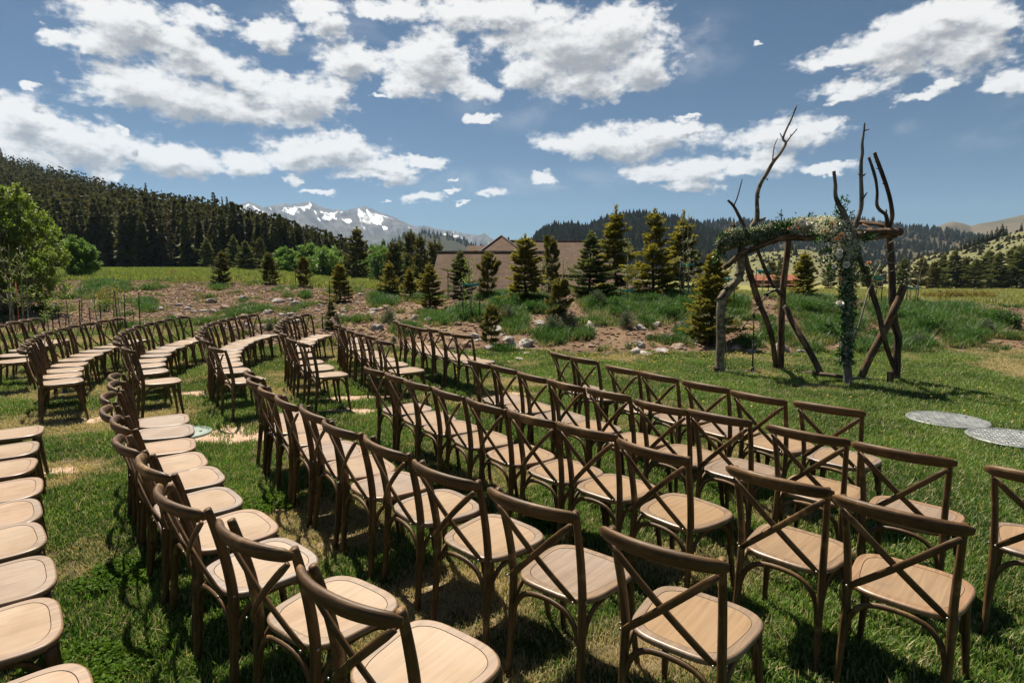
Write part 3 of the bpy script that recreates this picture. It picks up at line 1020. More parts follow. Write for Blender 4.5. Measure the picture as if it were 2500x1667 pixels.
def build_house():
    h = empty('house', (2.0, 46, -3.0))
    tag(h, 'house with wide brown shingled roofs and a pointed hip, standing behind the planted bank', 'house')
    O = Vector((2.0, 46, -3.0))

    def part(mb, name, mat):
        mb.v = [tuple(Vector(p) - O) for p in mb.v]
        return mb.build(name, mat, h, smooth=False)
    # front wing: long low roof
    a, b = W(1069, 617, 44), W(1330, 621, 44)
    b.z = a.z
    drop = 4.3
    mb = MB()
    fa, fb = a + Vector((-.25, -7.0, -drop)), b + Vector((0, -7.0, -drop))
    slab(mb, [fa, fb, b, a])
    r1 = part(mb, 'roof', M_SHINGLE)
    mb = MB()
    slab(mb, [b + Vector((0, 5.5, -3.3)), a + Vector((0, 5.5, -3.3)), a + Vector((0, .02, 0)), b + Vector((0, .02, 0))])
    part(mb, 'roof', M_SHINGLE)
    mb = MB()
    mb.tube([a + Vector((-.1, 0, .05)), b + Vector((0, 0, .05))], .1, 6)
    part(mb, 'ridge_cap', M_TRIM)
    # main body behind
    c, d = W(1243, 590, 51), W(1436, 590, 51)
    d.z = c.z
    mb = MB()
    slab(mb, [c + Vector((0, -5.6, -2.75)), d + Vector((3.1, -5.6, -2.75)), d, c])
    part(mb, 'roof', M_SHINGLE)
    mb = MB()
    slab(mb, [d + Vector((3.1, -5.6, -2.75)), d + Vector((3.1, 6, -3.4)), d + Vector((.01, .02, 0))])
    part(mb, 'roof', M_SHINGLE)
    mb = MB()
    slab(mb, [c + Vector((2.4, -8.4, -4.1)), d + Vector((4.6, -8.4, -4.1)), d + Vector((3.0, -5.3, -2.85)), c + Vector((2.4, -5.3, -2.85))])
    part(mb, 'roof', M_SHINGLE)
    mb = MB()
    slab(mb, [d + Vector((0, 6, -3.4)), c + Vector((0, 6, -3.4)), c + Vector((0, .02, 0)), d + Vector((0, .02, 0))])
    part(mb, 'roof', M_SHINGLE)
    mb = MB()
    mb.tube([c + Vector((0, 0, .05)), d + Vector((0, 0, .05))], .1, 6)
    part(mb, 'ridge_cap', M_TRIM)
    # pointed hip
    pk = W(1224, 577, 49.5)
    l, r = W(1150, 632, 46), W(1300, 632, 46)
    l.z = r.z = min(l.z, r.z)
    bl, br_ = l + Vector((0, 8, 0)), r + Vector((0, 8, 0))
    for q in ((l, r, pk), (bl, l, pk), (r, br_, pk), (br_, bl, pk)):
        mb = MB()
        slab(mb, q, .12)
        part(mb, 'hip_roof', M_SHINGLE)
    mb = MB()
    for e in (l, r):
        mb.tube([e + Vector((0, 0, .04)), pk + Vector((0, 0, .04))], .08, 6)
    part(mb, 'hip_cap', M_TRIM)
    # small gable at the far side
    e, f = W(1141, 600, 53), W(1200, 600, 53)
    f.z = e.z
    mb = MB()
    slab(mb, [e + Vector((-.2, -5, -2.2)), f + Vector((0, -5, -2.2)), f, e])
    part(mb, 'roof', M_SHINGLE)
    # walls
    mb = MB()
    mb.box(((a.x + b.x) / 2, 43.5, -1.6), (b.x - a.x - .6, 11.5, 2.6))
    part(mb, 'wall', M_WALL)
    mb = MB()
    mb.box(((c.x + d.x) / 2, 51.2, -.9), (d.x - c.x - .6, 11.0, 4.2))
    part(mb, 'wall', M_WALL)
    mb = MB()
    mb.box(((e.x + f.x) / 2, 51, -.6), (f.x - e.x + .4, 4.2, 4.0))
    part(mb, 'wall', M_WALL)
    for (px, py, dd, hh, rr) in ((1241.5, 589, 50.6, .75, .07), (1258.5, 603, 49.2, .35, .12), (1162, 618, 47, .45, .11)):
        p = W(px, py, dd)
        mb = MB()
        mb.tube([p - Vector((0, 0, .5)), p + Vector((0, 0, hh * .45))], rr, 8)
        part(mb, 'vent_pipe', M_TRIM)


build_house()


def build_cabin():
    D = 112
    p = W(1888, 690, D)
    g = gz1(p.x, D)
    o = empty('cabin', (p.x, D, g))
    tag(o, 'low cabin with a red roof far off, seen between the posts of the log arch', 'cabin')
    zr, ze = W(1888, 671, D).z - g, W(1888, 684, D).z - g
    w = 8.2
    mb = MB()
    slab(mb, [(-w / 2, -2.2, ze), (w / 2, -2.2, ze), (w / 2, 0, zr), (-w / 2, 0, zr)])
    slab(mb, [(w / 2, 2.2, ze), (-w / 2, 2.2, ze), (-w / 2, 0.02, zr), (w / 2, 0.02, zr)])
    mb.build('roof', M_REDROOF, o, False)
    mb = MB()
    mb.box((0, 0, ze / 2 - .35), (w - .8, 3.4, ze + .6))
    mb.build('wall', M_REDWALL, o, False)
    for x in (-2.6, -.6, 1.4, 3.0):
        mb = MB()
        mb.box((x, -1.73, ze * .52), (.75, .06, .7))
        mb.build('window', M_WIN, o, False)
    mb = MB()
    slab(mb, [(-w / 2 + .4, -4.2, .55), (w / 2 + 1.5, -4.2, .55), (w / 2 + 1.5, -1.8, .62), (-w / 2 + .4, -1.8, .62)], .1)
    mb.build('deck', M_REDROOF, o, False)


build_cabin()

# ================================================================ trees
def leaves_mesh(name, C, Dv, length, width, mat, rs, attrs=None, fold=.25):
    """diamond leaf at every point C along direction Dv"""
    n = len(C)
    Dv = Dv / np.maximum(np.linalg.norm(Dv, axis=1, keepdims=True), 1e-6)
    R = rs.normal(size=(n, 3))
    S = np.cross(Dv, R)
    S /= np.maximum(np.linalg.norm(S, axis=1, keepdims=True), 1e-6)
    N = np.cross(S, Dv)
    L = (np.asarray(length) * np.ones(n))[:, None]
    Wd = (np.asarray(width) * np.ones(n))[:, None]
    p0 = C
    p1 = C + Dv * L * .45 + S * Wd * .5 + N * Wd * fold
    p2 = C + Dv * L
    p3 = C + Dv * L * .45 - S * Wd * .5 + N * Wd * fold
    V = np.stack([p0, p1, p2, p3], 1).reshape(-1, 3)
    F = np.arange(n * 4).reshape(n, 4)
    at = None
    if attrs:
        at = {k: np.repeat(a, 4) for k, a in attrs.items()}
    return mesh_np(name, V, F, mat, False, at)


def trunk_mesh(name, H, r0, mat, lean=0.0, rs=None, n=7, twigs=(), top=1.0):
    mb = MB()
    pts = [(lean * (i / 6) ** 1.5 + (rs.normal() * .012 * H if rs is not None and 0 < i < 6 else 0), (rs.normal() * .012 * H if rs is not None and 0 < i < 6 else 0), H * top * i / 6 - (.06 * H if i == 0 else 0)) for i in range(7)]
    mb.tube(pts, [r0 * (1 - .9 * i / 6) for i in range(7)], n)
    for (p, q, r) in twigs:
        mb.tube([p, ((Vector(p) + Vector(q)) / 2 + Vector((0, 0, -.03 * H))), q], [r, r * .7, r * .3], 4)
    return mb.mesh(name, mat)


def conifer(seed, whorls=17, slim=.24, ragged=.22, droop=-.1, base=.05, needle=.04, mat=None, leader=.1, nleaf=8000, gap=.05, taper=.85, tuft=False):
    """unit-height conifer built branch by branch: crown mesh and trunk mesh"""
    rs = np.random.default_rng(seed)
    C, Dv, T = [], [], []
    tw, br = [], []
    z, wi = base, 0
    while z < 1 - leader * .6:
        f = (1 - z) / (1 - base)
        k = rs.integers(6, 9) if not tuft else rs.integers(4, 7)
        prof = slim * f ** taper * (1.0 if f < .9 else .85)
        if tuft:
            prof = slim * min(1, f * 1.5 + .08) ** .8 * (.7 + .5 * rs.random())
        prof *= 1 + ragged * rs.normal() * .5
        a0 = rs.random() * 6.28
        for i in range(k):
            if rs.random() < gap:
                continue
            L = max(prof * (1 + ragged * rs.normal()), .02)
            a = a0 + i * 6.28 / k + rs.normal() * .22
            up = droop + .55 * (1 - f) ** 1.5 + rs.normal() * .09 + (.4 if tuft else 0)
            d = np.array([cos(a), sin(a), up])
            d /= np.linalg.norm(d)
            br.append((np.array([0, 0, z + rs.normal() * .01]), d, L))
            if L > .04:
                tw.append((tuple(br[-1][0]), tuple(br[-1][0] + d * L * .9), .004 * (.4 + f)))
        z += (1 - base) / whorls * (.5 + .85 * f) * (.8 + .4 * rs.random())
    tot = sum(b[2] ** 1.4 for b in br)
    for (o, d, L) in br:
        m = max(4, int(nleaf * L ** 1.4 / tot))
        s = .1 + .9 * rs.random(m) ** .7
        side = np.cross(d, [0, 0, 1])
        side /= np.linalg.norm(side) + 1e-6
        lat = (rs.random(m) - .5) * 2 * (.34 * L * (1.08 - s) + .012)
        if tuft:
            s = 1 - .5 * rs.random(m) ** 1.5
            lat = rs.normal(size=m) * .03
        P = o + d * (s * L)[:, None] + side * lat[:, None]
        P[:, 2] += .16 * L * s ** 2 - np.abs(lat) * .3 + rs.normal(size=m) * (.004 if not tuft else .018)
        dd = d[None] * .9 + side[None] * np.sign(lat)[:, None] * (.8 * rs.random(m))[:, None] + rs.normal(size=(m, 3)) * .28
        dd[:, 2] += .12 if not tuft else .4
        C.append(P)
        Dv.append(dd)
        T.append(np.clip(s * .75 + .25 * np.abs(lat) / (.3 * L + .01) + .12 * rs.normal(size=m), 0, 1))
    m = int(70 * leader / .1)
    zz = 1 - leader * rs.random(m)
    C.append(np.stack([rs.normal(size=m) * .002, rs.normal(size=m) * .002, zz], -1))
    dd = rs.normal(size=(m, 3)) * .5
    dd[:, 2] = .8
    Dv.append(dd)
    T.append(np.full(m, .8))
    C, Dv, T = np.concatenate(C), np.concatenate(Dv), np.concatenate(T)
    crown = leaves_mesh('crown', C, Dv, needle * (.6 + .8 * rs.random(len(C))), needle * .3, mat, rs, dict(tip=T))
    tr = trunk_mesh('trunk', 1.0, .014 + slim * .03, M_TRUNK, 0, rs, 6, tw[::2], .985)
    return crown, tr


P_YEL = [conifer(11 + i, 21, .25, .32, -.06, .05, .031, M_SPRUCE_YEL, nleaf=22000) for i in range(3)]
P_GRN = [conifer(31 + i, 20, .26, .28, -.1, .03, .031, M_SPRUCE_GRN, nleaf=22000) for i in range(3)]
P_OLI = [conifer(71 + i, 18, .2, .3, .0, .05, .033, M_SPRUCE_YEL, nleaf=16000, leader=.2) for i in range(2)]
P_PINE = [conifer(51 + i, 12, .2, .3, .2, .07, .05, M_PINE, nleaf=7500, gap=.18, tuft=True) for i in range(3)]
P_BIGP = [conifer(61 + i, 17, .24, .32, .1, .02, .036, M_PINE, nleaf=15000, taper=.6) for i in range(3)]
KIND = dict(y=P_YEL, g=P_GRN, o=P_OLI, p=P_PINE, b=P_BIGP)


def tree(px, depth, top, kind, label, group=None, wide=1.0, name=None, i=0):
    """px: column in the 2352 frame; top: row of the tip"""
    p = at(px * K, depth)
    h = W(px * K, top * K, depth).z - p.z
    cr, tr = KIND[kind][i % len(KIND[kind])]
    name = name or ('pine_tree' if kind in 'pb' else 'spruce_tree')
    o = empty(name, p, rng.random() * 6.28)
    tag(o, label, 'tree', group)
    link('crown', cr, o, scale=(h * wide, h * wide, h))
    link('trunk', tr, o, scale=(h * min(wide, 1.2), h * min(wide, 1.2), h))
    return o, p, h


GB = 'young conifers planted on the bank'
STAKED = []
for (px, d, top, kind, lab, wd, i) in [
    (511, 31, 576, 'b', 'small dark bushy pine with a stake beside it, on the bank rim before the forest', 1.15, 0),
    (619, 31.5, 580, 'b', 'round-shouldered small pine on the bank rim above the white boulder', 1.2, 1),
    (697, 30, 591, 'p', 'thin ragged pine between two stakes on the bank rim by the willows', 1.3, 0),
    (780, 21, 603, 'y', 'lone yellow-green spruce on the bank in front of the big dark pine', 1.3, 0),
    (757, 15.6, 687, 'g', 'small dark spruce low on the rocky slope close to the chair rows', 1.05, 0),
    (894, 23, 600, 'y', 'neat yellow-green spruce on the bank, next to the low end of the house roof', 1.25, 1),
    (940, 21.5, 612, 'o', 'dull olive spruce squeezed between two yellow spruces on the bank', 1.2, 0),
    (986, 18.6, 604, 'y', 'dense mustard-yellow spruce standing before the low end of the house roof', 1.3, 2),
    (1057, 21.5, 573, 'g', 'blue-green spruce in front of the low roof of the house', 1.25, 1),
    (1121, 20.5, 582, 'p', 'scraggly forked pine before the shingles of the front roof', 1.1, 1),
    (1206, 18.6, 540, 'y', 'large yellow-olive spruce covering the end of the front roof', 1.4, 0),
    (1266, 22, 546, 'p', 'narrow dark pine against the main roof of the house', .8, 2),
    (1284, 15.2, 640, 'p', 'bushy loose pine halfway down the bank among the grass tufts', 1.35, 0),
    (1356, 19.5, 531, 'g', 'broad dark-green layered spruce on the crest of the bank', 1.4, 2),
    (1412, 22, 474, 'o', 'tall olive spruce with a long bare leader behind the layered spruce', 1.25, 1),
    (1500, 20, 481, 'y', 'tallest yellow-olive spruce on the crest, its trunk bare at the foot', 1.1, 1),
    (1566, 22, 486, 'o', 'olive spruce behind a white-leaved sapling, beside the tallest spruce', 1.2, 0),
    (1638, 13.6, 575, 'y', 'yellow spruce at the foot of the bank close to the arch', 1.15, 2),
    (1847, 19.5, 578, 'y', 'broad yellow spruce seen through the log arch', 1.2, 0),
    (1128, 13.3, 702, 'p', 'small scruffy pine at the foot of the bank by the white rocks', 1.25, 1),
]:
    o, p, h = tree(px, d, top, kind, lab, GB, wd, None, i)
    STAKED.append((p, h, px))

GF = 'trees between the meadow and the forest'
for (px, d, top, kind, lab, wd, i) in [
    (566, 62, 552, 'g', 'blue-green spruce standing in the meadow in front of the forest', 1.35, 0),
    (822, 55, 522, 'b', 'big dark round-topped pine between the willows', 1.05, 0),
    (905, 62, 555, 'b', 'dark pine behind the willows, touching the tall twin pines', 1.0, 1),
    (945, 66, 530, 'b', 'tallest of the dark pines beside the house roof', .95, 2),
    (965, 60, 540, 'b', 'slim-topped pine leaning on the tallest one beside the roof', .8, 0),
    (1000, 64, 552, 'b', 'dark pine whose crown ends just above the low corner of the roof', 1.0, 1),
    (882, 75, 548, 'g', 'pointed spruce peeping over the willows by the dark pine', .8, 1),
    (920, 78, 548, 'g', 'narrow spruce tip between the dark pines near the roof', .8, 2),
    (855, 90, 560, 'g', 'distant small spruce tip over the willows', .8, 0),
    (540, 85, 540, 'g', 'mid-green spruce at the forest foot next to the blue-green one', 1.1, 2),
    (600, 80, 545, 'b', 'dark pine at the forest foot near the willow clump', 1.0, 2),
    (478, 88, 545, 'g', 'pale green spruce at the foot of the forest beside the meadow', 1.1, 1),
    (2075, 96, 590, 'g', 'dark spruce behind the far post of the arch', 1.0, 0),
    (2118, 95, 590, 'b', 'round dark pine behind the bare double sapling', 1.1, 0),
    (2145, 92, 600, 'b', 'low dark pine in the valley row next to the double sapling', 1.2, 1),
    (2166, 100, 582, 'g', 'dark spruce in the valley row with a pale one before it', 1.1, 1),
    (2190, 95, 575, 'g', 'tall dark spruce in the middle of the valley row', 1.35, 2),
    (2216, 98, 590, 'b', 'dark rounded pine leaning into the tall spruce of the valley row', 1.1, 2),
    (2240, 92, 592, 'g', 'medium dark spruce towards the meadow end of the valley row', 1.2, 0),
    (2268, 100, 572, 'g', 'broad dark spruce beyond the yellow willow mound', 1.35, 1),
    (2292, 95, 578, 'g', 'dark spruce with a blunt tip in the valley row', 1.2, 2),
    (2318, 98, 570, 'g', 'dark narrow spruce near the end of the valley row', 1.1, 0),
    (2340, 95, 560, 'g', 'tallest dark spruce at the frame end of the valley row', 1.2, 1),
    (1790, 105, 596, 'g', 'small dark spruce beside the red cabin, under the arch beam', 1.0, 0),
    (1772, 120, 600, 'b', 'dark bush-like pine on the sage slope under the arch beam', 1.4, 1),
    (1905, 100, 598, 'g', 'dark spruce between the arch spruce and the flower column', 1.0, 2),
    (2020, 100, 615, 'b', 'low dark pine beyond the crossed logs of the arch', 1.3, 0),
    (1990, 110, 610, 'g', 'thin spruce beyond the flower column of the arch', 1.0, 1),
]:
    tree(px, d, top, kind, lab, GF, wd, None, i)

# ---- stakes and teal straps
def stake(p, h, label, group='tree stakes on the bank', lean=(0, 0)):
    mb = MB()
    mb.tube([(0, 0, -.15), (lean[0], lean[1], h)], [.017, .015], 5)
    mb.tube([(lean[0] * .985, lean[1] * .985, h * .975), (lean[0], lean[1], h + .002)], [.02, .02], 5)
    o = mb.build('tree_stake', M_STAKE)
    o.location = p
    tag(o, label, 'stake', group)
    return o


for (p, h, px) in STAKED:
    if px in (511, 697, 780, 757, 894, 1057):
        for s, wd in ((-1, 'on the forest side of'), (1, 'on the roof side of')):
            if px == 511 and s > 0:
                continue
            q = Vector((p.x + s * h * .24, p.y - .15, 0))
            q.z = gz1(q.x, q.y)
            nm = {511: 'the small bushy pine on the rim', 697: 'the thin ragged pine', 780: 'the lone yellow-green spruce', 757: 'the small dark spruce by the chairs', 894: 'the neat yellow-green spruce', 1057: 'the blue-green spruce'}[px]
            stake(q, h * .55, 'dark metal stake %s %s' % (wd, nm))


def sapling(px, depth, top, label, leafy=1.0, mat=None, seed=0, spread=.22, stems=1, strap=None, group='thin aspen saplings', bare=False, base=.3):
    rs = np.random.default_rng(900 + seed)
    p = at(px * K, depth)
    h = W(px * K, top * K, depth).z - p.z
    o = empty('aspen_sapling', p)
    tag(o, label, 'sapling', group)
    C, Dv = [], []
    for s in range(stems):
        mb = MB()
        ox = (s - (stems - 1) / 2) * .14
        lx, ly = rs.normal() * .05 * h, rs.normal() * .05 * h
        pts = [(ox, 0, -.1), (ox + lx * .2, ly * .2, h * .3), (ox + lx * .5 + rs.normal() * .02, ly * .5, h * .65), (ox + lx, ly, h)]
        path = smooth_path(pts, 3)
        r0 = .011 + .006 * h
        mb.tube(path, [r0 * (1 - .8 * i / (len(path) - 1)) for i in range(len(path))], 6, gid=s)
        for b in range(int(9 + 4 * h)):
            t = base + (1 - base) * rs.random()
            a = rs.random() * 6.28
            q = path[int(t * (len(path) - 1))]
            L = spread * h * (1.1 - t) * (.5 + rs.random() * .8) + .05
            e = Vector((q.x + cos(a) * L, q.y + sin(a) * L, q.z + L * (.7 + .5 * rs.random())))
            mb.tube([q, (q + e) / 2 + Vector((0, 0, -.02)), e], [r0 * .33, r0 * .25, r0 * .12], 3)
            m = int(14 * leafy * (L / .25))
            for k in range(m):
                t2 = .25 + .8 * rs.random()
                w = q.lerp(e, t2)
                C.append((w.x + rs.normal() * .035, w.y + rs.normal() * .035, w.z + rs.normal() * .035))
                Dv.append(rs.normal(size=3) + np.array([0, 0, -.3]))
        mb.build('stem', M_ASPEN_STEM, o)
    if len(C) > 4:
        link('foliage', leaves_mesh('foliage', np.array(C), np.array(Dv), .045, .036, mat or M_ASPEN, rs), o)
    if strap:
        pts = []
        for s in (-1, 1):
            q = Vector((p.x + s * .23, p.y + s * .06, 0))
            q.z = gz1(q.x, q.y)
            stake(q, strap + .12, 'dark metal stake %s the %s' % ('on the chair side of' if s < 0 else 'on the arch side of', strap_names[px]), 'tree stakes on the bank')
            pts.append(Vector((q.x, q.y, p.z + strap)) - p)
        mb = MB()
        for z in (0, .035):
            mb.tube([pts[0] + Vector((0, .02, z)), Vector((0, .03, strap + z - .03)), pts[1] + Vector((0, .02, z))], [(.006, .015)] * 3, 6)
            mb.tube([pts[0] + Vector((0, -.02, z)), Vector((0, -.03, strap + z - .02)), pts[1] + Vector((0, -.02, z))], [(.006, .015)] * 3, 6)
        mb.build('strap', M_STRAP, o)


strap_names = {1082: 'flowering sapling on the bank', 1245: 'pale sapling before the main roof', 1442: 'white-leaved sapling on the crest', 1578: 'double sapling by the tallest spruce',
               1672: 'sapling behind the arch post', 1752: 'sapling near the red cabin', 1945: 'tall thin sapling behind the flowers', 2015: 'sapling by the crossed logs', 2100: 'bare double sapling in the meadow'}
sapling(1082, 16.5, 590, 'bright-leaved sapling with a teal strap between stakes, on the bank before the roof', 1.6, M_ASPEN, 1, .28, 1, .95)
sapling(1245, 20, 575, 'pale-leaved sapling with a teal strap in front of the main roof', 1.0, M_PALE, 2, .22, 1, .5)
sapling(1290, 20.5, 590, 'pale thin sapling without a strap in front of the main roof', 1.0, M_PALE, 12, .2, 1)
sapling(1442, 18.5, 545, 'white-leaved sapling with a teal strap on the crest beside the layered spruce', 1.4, M_PALE, 3, .16, 1, .42)
sapling(1578, 19, 490, 'tall double sapling with teal straps next to the tallest yellow spruce', .9, M_PALE, 4, .12, 2, 1.1)
sapling(1672, 17.5, 560, 'leafy sapling with a teal strap just behind the near post of the arch', 1.0, M_PALE, 5, .15, 1, .8)
sapling(1752, 19, 600, 'thin sapling with a teal strap in line with the red cabin', .8, M_ASPEN, 6, .12, 1, .85)
sapling(1945, 18.5, 560, 'tall bare sapling with a teal strap behind the flower column', .3, M_ASPEN, 7, .1, 1, .5)
sapling(2015, 19, 600, 'thin sapling with a teal strap seen between the crossed logs', .5, M_ASPEN, 8, .12, 1, .85)
sapling(2100, 20, 595, 'bare double sapling with teal straps in the meadow past the arch', .25, M_ASPEN, 9, .1, 2, .55)
LEFT_SAP = [(18, 17.5, 560, 'pair of bare grey aspen stems at the frame edge before the big green tree', .5, 2), (48, 17.2, 575, 'bare aspen stem just before the trunk of the big green tree', .6, 2), (100, 16.5, 655, 'small leafy sapling at the foot of the big green tree', 1.6, 1),
            (150, 16.8, 618, 'sparse aspen sapling right beside the big green tree', .7, 1), (178, 17.2, 640, 'thin sapling with few leaves between the big tree and the bushy one', .6, 1), (212, 17.8, 660, 'low thin sapling in the row of stakes', .6, 1),
            (252, 18.0, 628, 'sapling with yellow-green leaves before the round green tree', 1.3, 1), (268, 18.3, 650, 'twiggy sapling in front of the sunny meadow', .9, 1), (300, 18.5, 668, 'short sapling among the stakes before the dirt slope', .8, 1)]
for k, (px, d, top, lab, lf, st) in enumerate(LEFT_SAP):
    sapling(px, d, top, lab, lf, M_ASPEN, 20 + k, .2, st, None, 'thin aspen saplings', base=.35)
mb = MB()
for k, (px, hgt) in enumerate([(62, .95), (88, .6), (110, .75), (128, .8), (137, .55), (172, 1.05), (198, .7), (222, .85), (262, 1.2), (278, 1.1), (312, 1.15)]):
    q = at(px * K, 17.0 + .25 * (k % 4))
    stake(q, hgt, 'slim dark stake in the loose row at the lawn edge behind the farthest chairs', 'stakes at the lawn edge', (rng.normal() * .06, rng.normal() * .04))
q = at(33 * K, 17.6)
o = stake(q, 1.45, 'rusty orange stake before the big green tree', 'stakes at the lawn edge')
o.data.materials[0] = mat_plain('rusty_stake', (.3, .07, .025), (.45, .13, .05), 20)


# ---- broadleaved trees
def broadleaf(name, p, h, lumps, n, leaf, mat, label, cat='tree', group=None, trunk_r=.08, seed=0, stems=3):
    """lumps: (x, y, z, r) in units of h"""
    rs = np.random.default_rng(seed)
    o = empty(name, p)
    tag(o, label, cat, group)
    C, Dv = [], []
    vol = np.array([l[3] ** 2 for l in lumps])
    vol /= vol.sum()
    mb = MB()
    for k, (x, y, z, r) in enumerate(lumps):
        m = int(n * vol[k])
        sub = max(6, int(26 * (r / .2)))
        sc = rs.normal(size=(sub, 3))
        sc /= np.linalg.norm(sc, axis=1, keepdims=True)
        sc *= (.45 + .55 * rs.random((sub, 1)) ** .6)
        sc[:, 2] = sc[:, 2] * .95
        idx = rs.integers(0, sub, m)
        pts = sc[idx] * r + rs.normal(size=(m, 3)) * r * .125 + np.array([x, y, z])
        C.append(pts * h)
        dd = (pts - np.array([x, y, z])) / r + rs.normal(size=(m, 3)) * .8
        dd[:, 2] -= .15
        Dv.append(dd)
        mb.tube([Vector((x * .15, y * .15, .02)) * h, Vector((x * .5, y * .5, z * .55)) * h, Vector((x, y, z + r * .4)) * h], [trunk_r * .8, trunk_r * .5, trunk_r * .1], 6, gid=k)
        for s in range(4):
            q = sc[rs.integers(0, sub)] * r + np.array([x, y, z])
            mb.tube([Vector((x * .8, y * .8, z * .8)) * h, Vector(q) * h], [trunk_r * .3, trunk_r * .06], 4, gid=k + .3)
    for s in range(stems):
        a = s * 2.1
        mb.tube([(cos(a) * trunk_r * 1.2, sin(a) * trunk_r * 1.2, -.2), (cos(a) * .06 * h, sin(a) * .06 * h, .35 * h), (cos(a) * .1 * h, sin(a) * .1 * h, .7 * h)], [trunk_r, trunk_r * .7, trunk_r * .25], 7, gid=s + 9)
    mb.build('trunk', M_ASPEN_STEM, o)
    link('crown', leaves_mesh('crown', np.concatenate(C), np.concatenate(Dv), leaf * (.7 + .6 * rs.random(sum(len(c) for c in C))), leaf * .75, mat, rs), o)
    return o


def rand_lumps(seed, n, w, zlo, zhi, r):
    rs = np.random.default_rng(seed)
    out = []
    for i in range(n):
        z = zlo + (zhi - zlo) * (i + .5) / n
        f = 1 - max(0, (z - .45) / .6) ** 1.6
        a, q = rs.random() * 6.28, rs.random() ** .5
        out.append((cos(a) * q * w * f, sin(a) * q * w * f, z, r * (.7 + .6 * rs.random()) * (.6 + .4 * f)))
    return out


p = at(14 * K, 21.5)
h = W(6 * K, 408 * K, 21.5).z - p.z
broadleaf('aspen_tree', p, h, rand_lumps(3, 30, .31, .15, .93, .13) + [(.3, -.1, .3, .12), (.34, .0, .42, .1), (.26, .1, .56, .11), (.14, 0, .76, .1), (.38, 0, .2, .08), (-.1, 0, .9, .09), (.05, -.1, .88, .08)], 36000, .08, M_ASPEN,
          'big bright-green aspen tree at the edge of the meadow, tallest broadleaf tree', trunk_r=.1, seed=4)
p = at(188 * K, 38)
h = W(188 * K, 545 * K, 38).z - p.z
broadleaf('willow_tree', p, h, rand_lumps(8, 13, .34, .22, .85, .22), 12000, .13, M_WILLOW, 'round soft-green tree standing alone before the dark forest', trunk_r=.07, seed=5)
for k, (px, d, top, n, w, lab) in enumerate([
    (660, 63, 566, 12, .55, 'fresh green willow clump nearest the forest, narrower than the paler willow'), (705, 66, 560, 12, .5, 'tall fresh green willow in the middle of the willow belt'), (752, 61, 563, 13, .6, 'paler yellow-green willow against the big dark pine'),
    (640, 70, 575, 8, .5, 'half-hidden willow at the forest side of the willow belt'), (868, 66, 562, 11, .55, 'green willow on the roof side of the big dark pine'), (900, 70, 580, 8, .5, 'dark-shaded willow under the twin pines')]):
    p = at(px * K, d)
    h = W(px * K, top * K, d).z - p.z
    broadleaf('willow_bush', p, h, rand_lumps(40 + k, n, w, .15, .85, .26), 8000, .2, M_WILLOW, lab, 'tree', 'willows at the end of the meadow', .08, 60 + k)
M_YWILLOW = mat_leaf('yellow_willow', (.2, .17, .045), (.32, .26, .08), .35, .6, .15, .3)
for k, (px, d, top, lab) in enumerate([(2195, 46, 667, 'low golden willow mound in the meadow below the valley trees'), (2250, 48, 668, 'second golden willow mound, nearer the frame edge'), (2150, 50, 672, 'small golden bush beside the golden willow mound')]):
    p = at(px * K, d)
    h = max(W(px * K, top * K, d).z - p.z, .5)
    broadleaf('willow_mound', p, h, [(x * .9, y * .6, .4 + .1 * rng.random(), .5) for x in (-1, 0, 1) for y in (-1, 1)], 4000, .09, M_YWILLOW, lab, 'bush', 'golden bushes in the meadow', .03, 80 + k)
for k, (px, d, r, lab) in enumerate([(398, 40, .35, 'small round bush on the rim of the sunny meadow'), (246, 24, .45, 'yellow flowering bush on the dirt rim before the meadow'), (232, 22, .3, 'low green bush beside the yellow flowering one'), (1890, 26, .5, 'low green bush past the arch spruce')]):
    p = at(px * K, d)
    broadleaf('meadow_bush', p, 2 * r, [(0, 0, .4, .4), (.3, .1, .35, .3), (-.3, -.1, .3, .3)], 900, .05, M_YWILLOW if k in (1, 0) else M_ASPEN, lab, 'bush', None, .015, 95 + k)

# ---- sagebrush on the bank
def sage_meshes(seed):
    rs = np.random.default_rng(seed)
    n = 1500
    a, q = rs.random(n) * 6.28, rs.random(n) ** .5
    el = rs.random(n) ** .7 * 1.45
    d = np.stack([np.cos(a) * np.cos(el), np.sin(a) * np.cos(el), np.sin(el)], -1)
    lob = 1 + .25 * np.sin(a * 3 + seed) + .15 * np.sin(a * 7 + el * 5)
    C = d * (np.array([.5, .5, .8]) * (lob * (.35 + .65 * rs.random(n) ** .5))[:, None])
    f = leaves_mesh('foliage', C, d + rs.normal(size=(n, 3)) * .4, .13, .035, M_SAGE, rs)
    mb = MB()
    for i in range(9):
        e = d[i * 13] * np.array([.42, .42, .62])
        mb.tube([(0, 0, -.05), Vector(e) * .5 + Vector((0, 0, .03)), e], [.02, .012, .005], 4)
    return f, mb.mesh('stem', M_TRUNK)


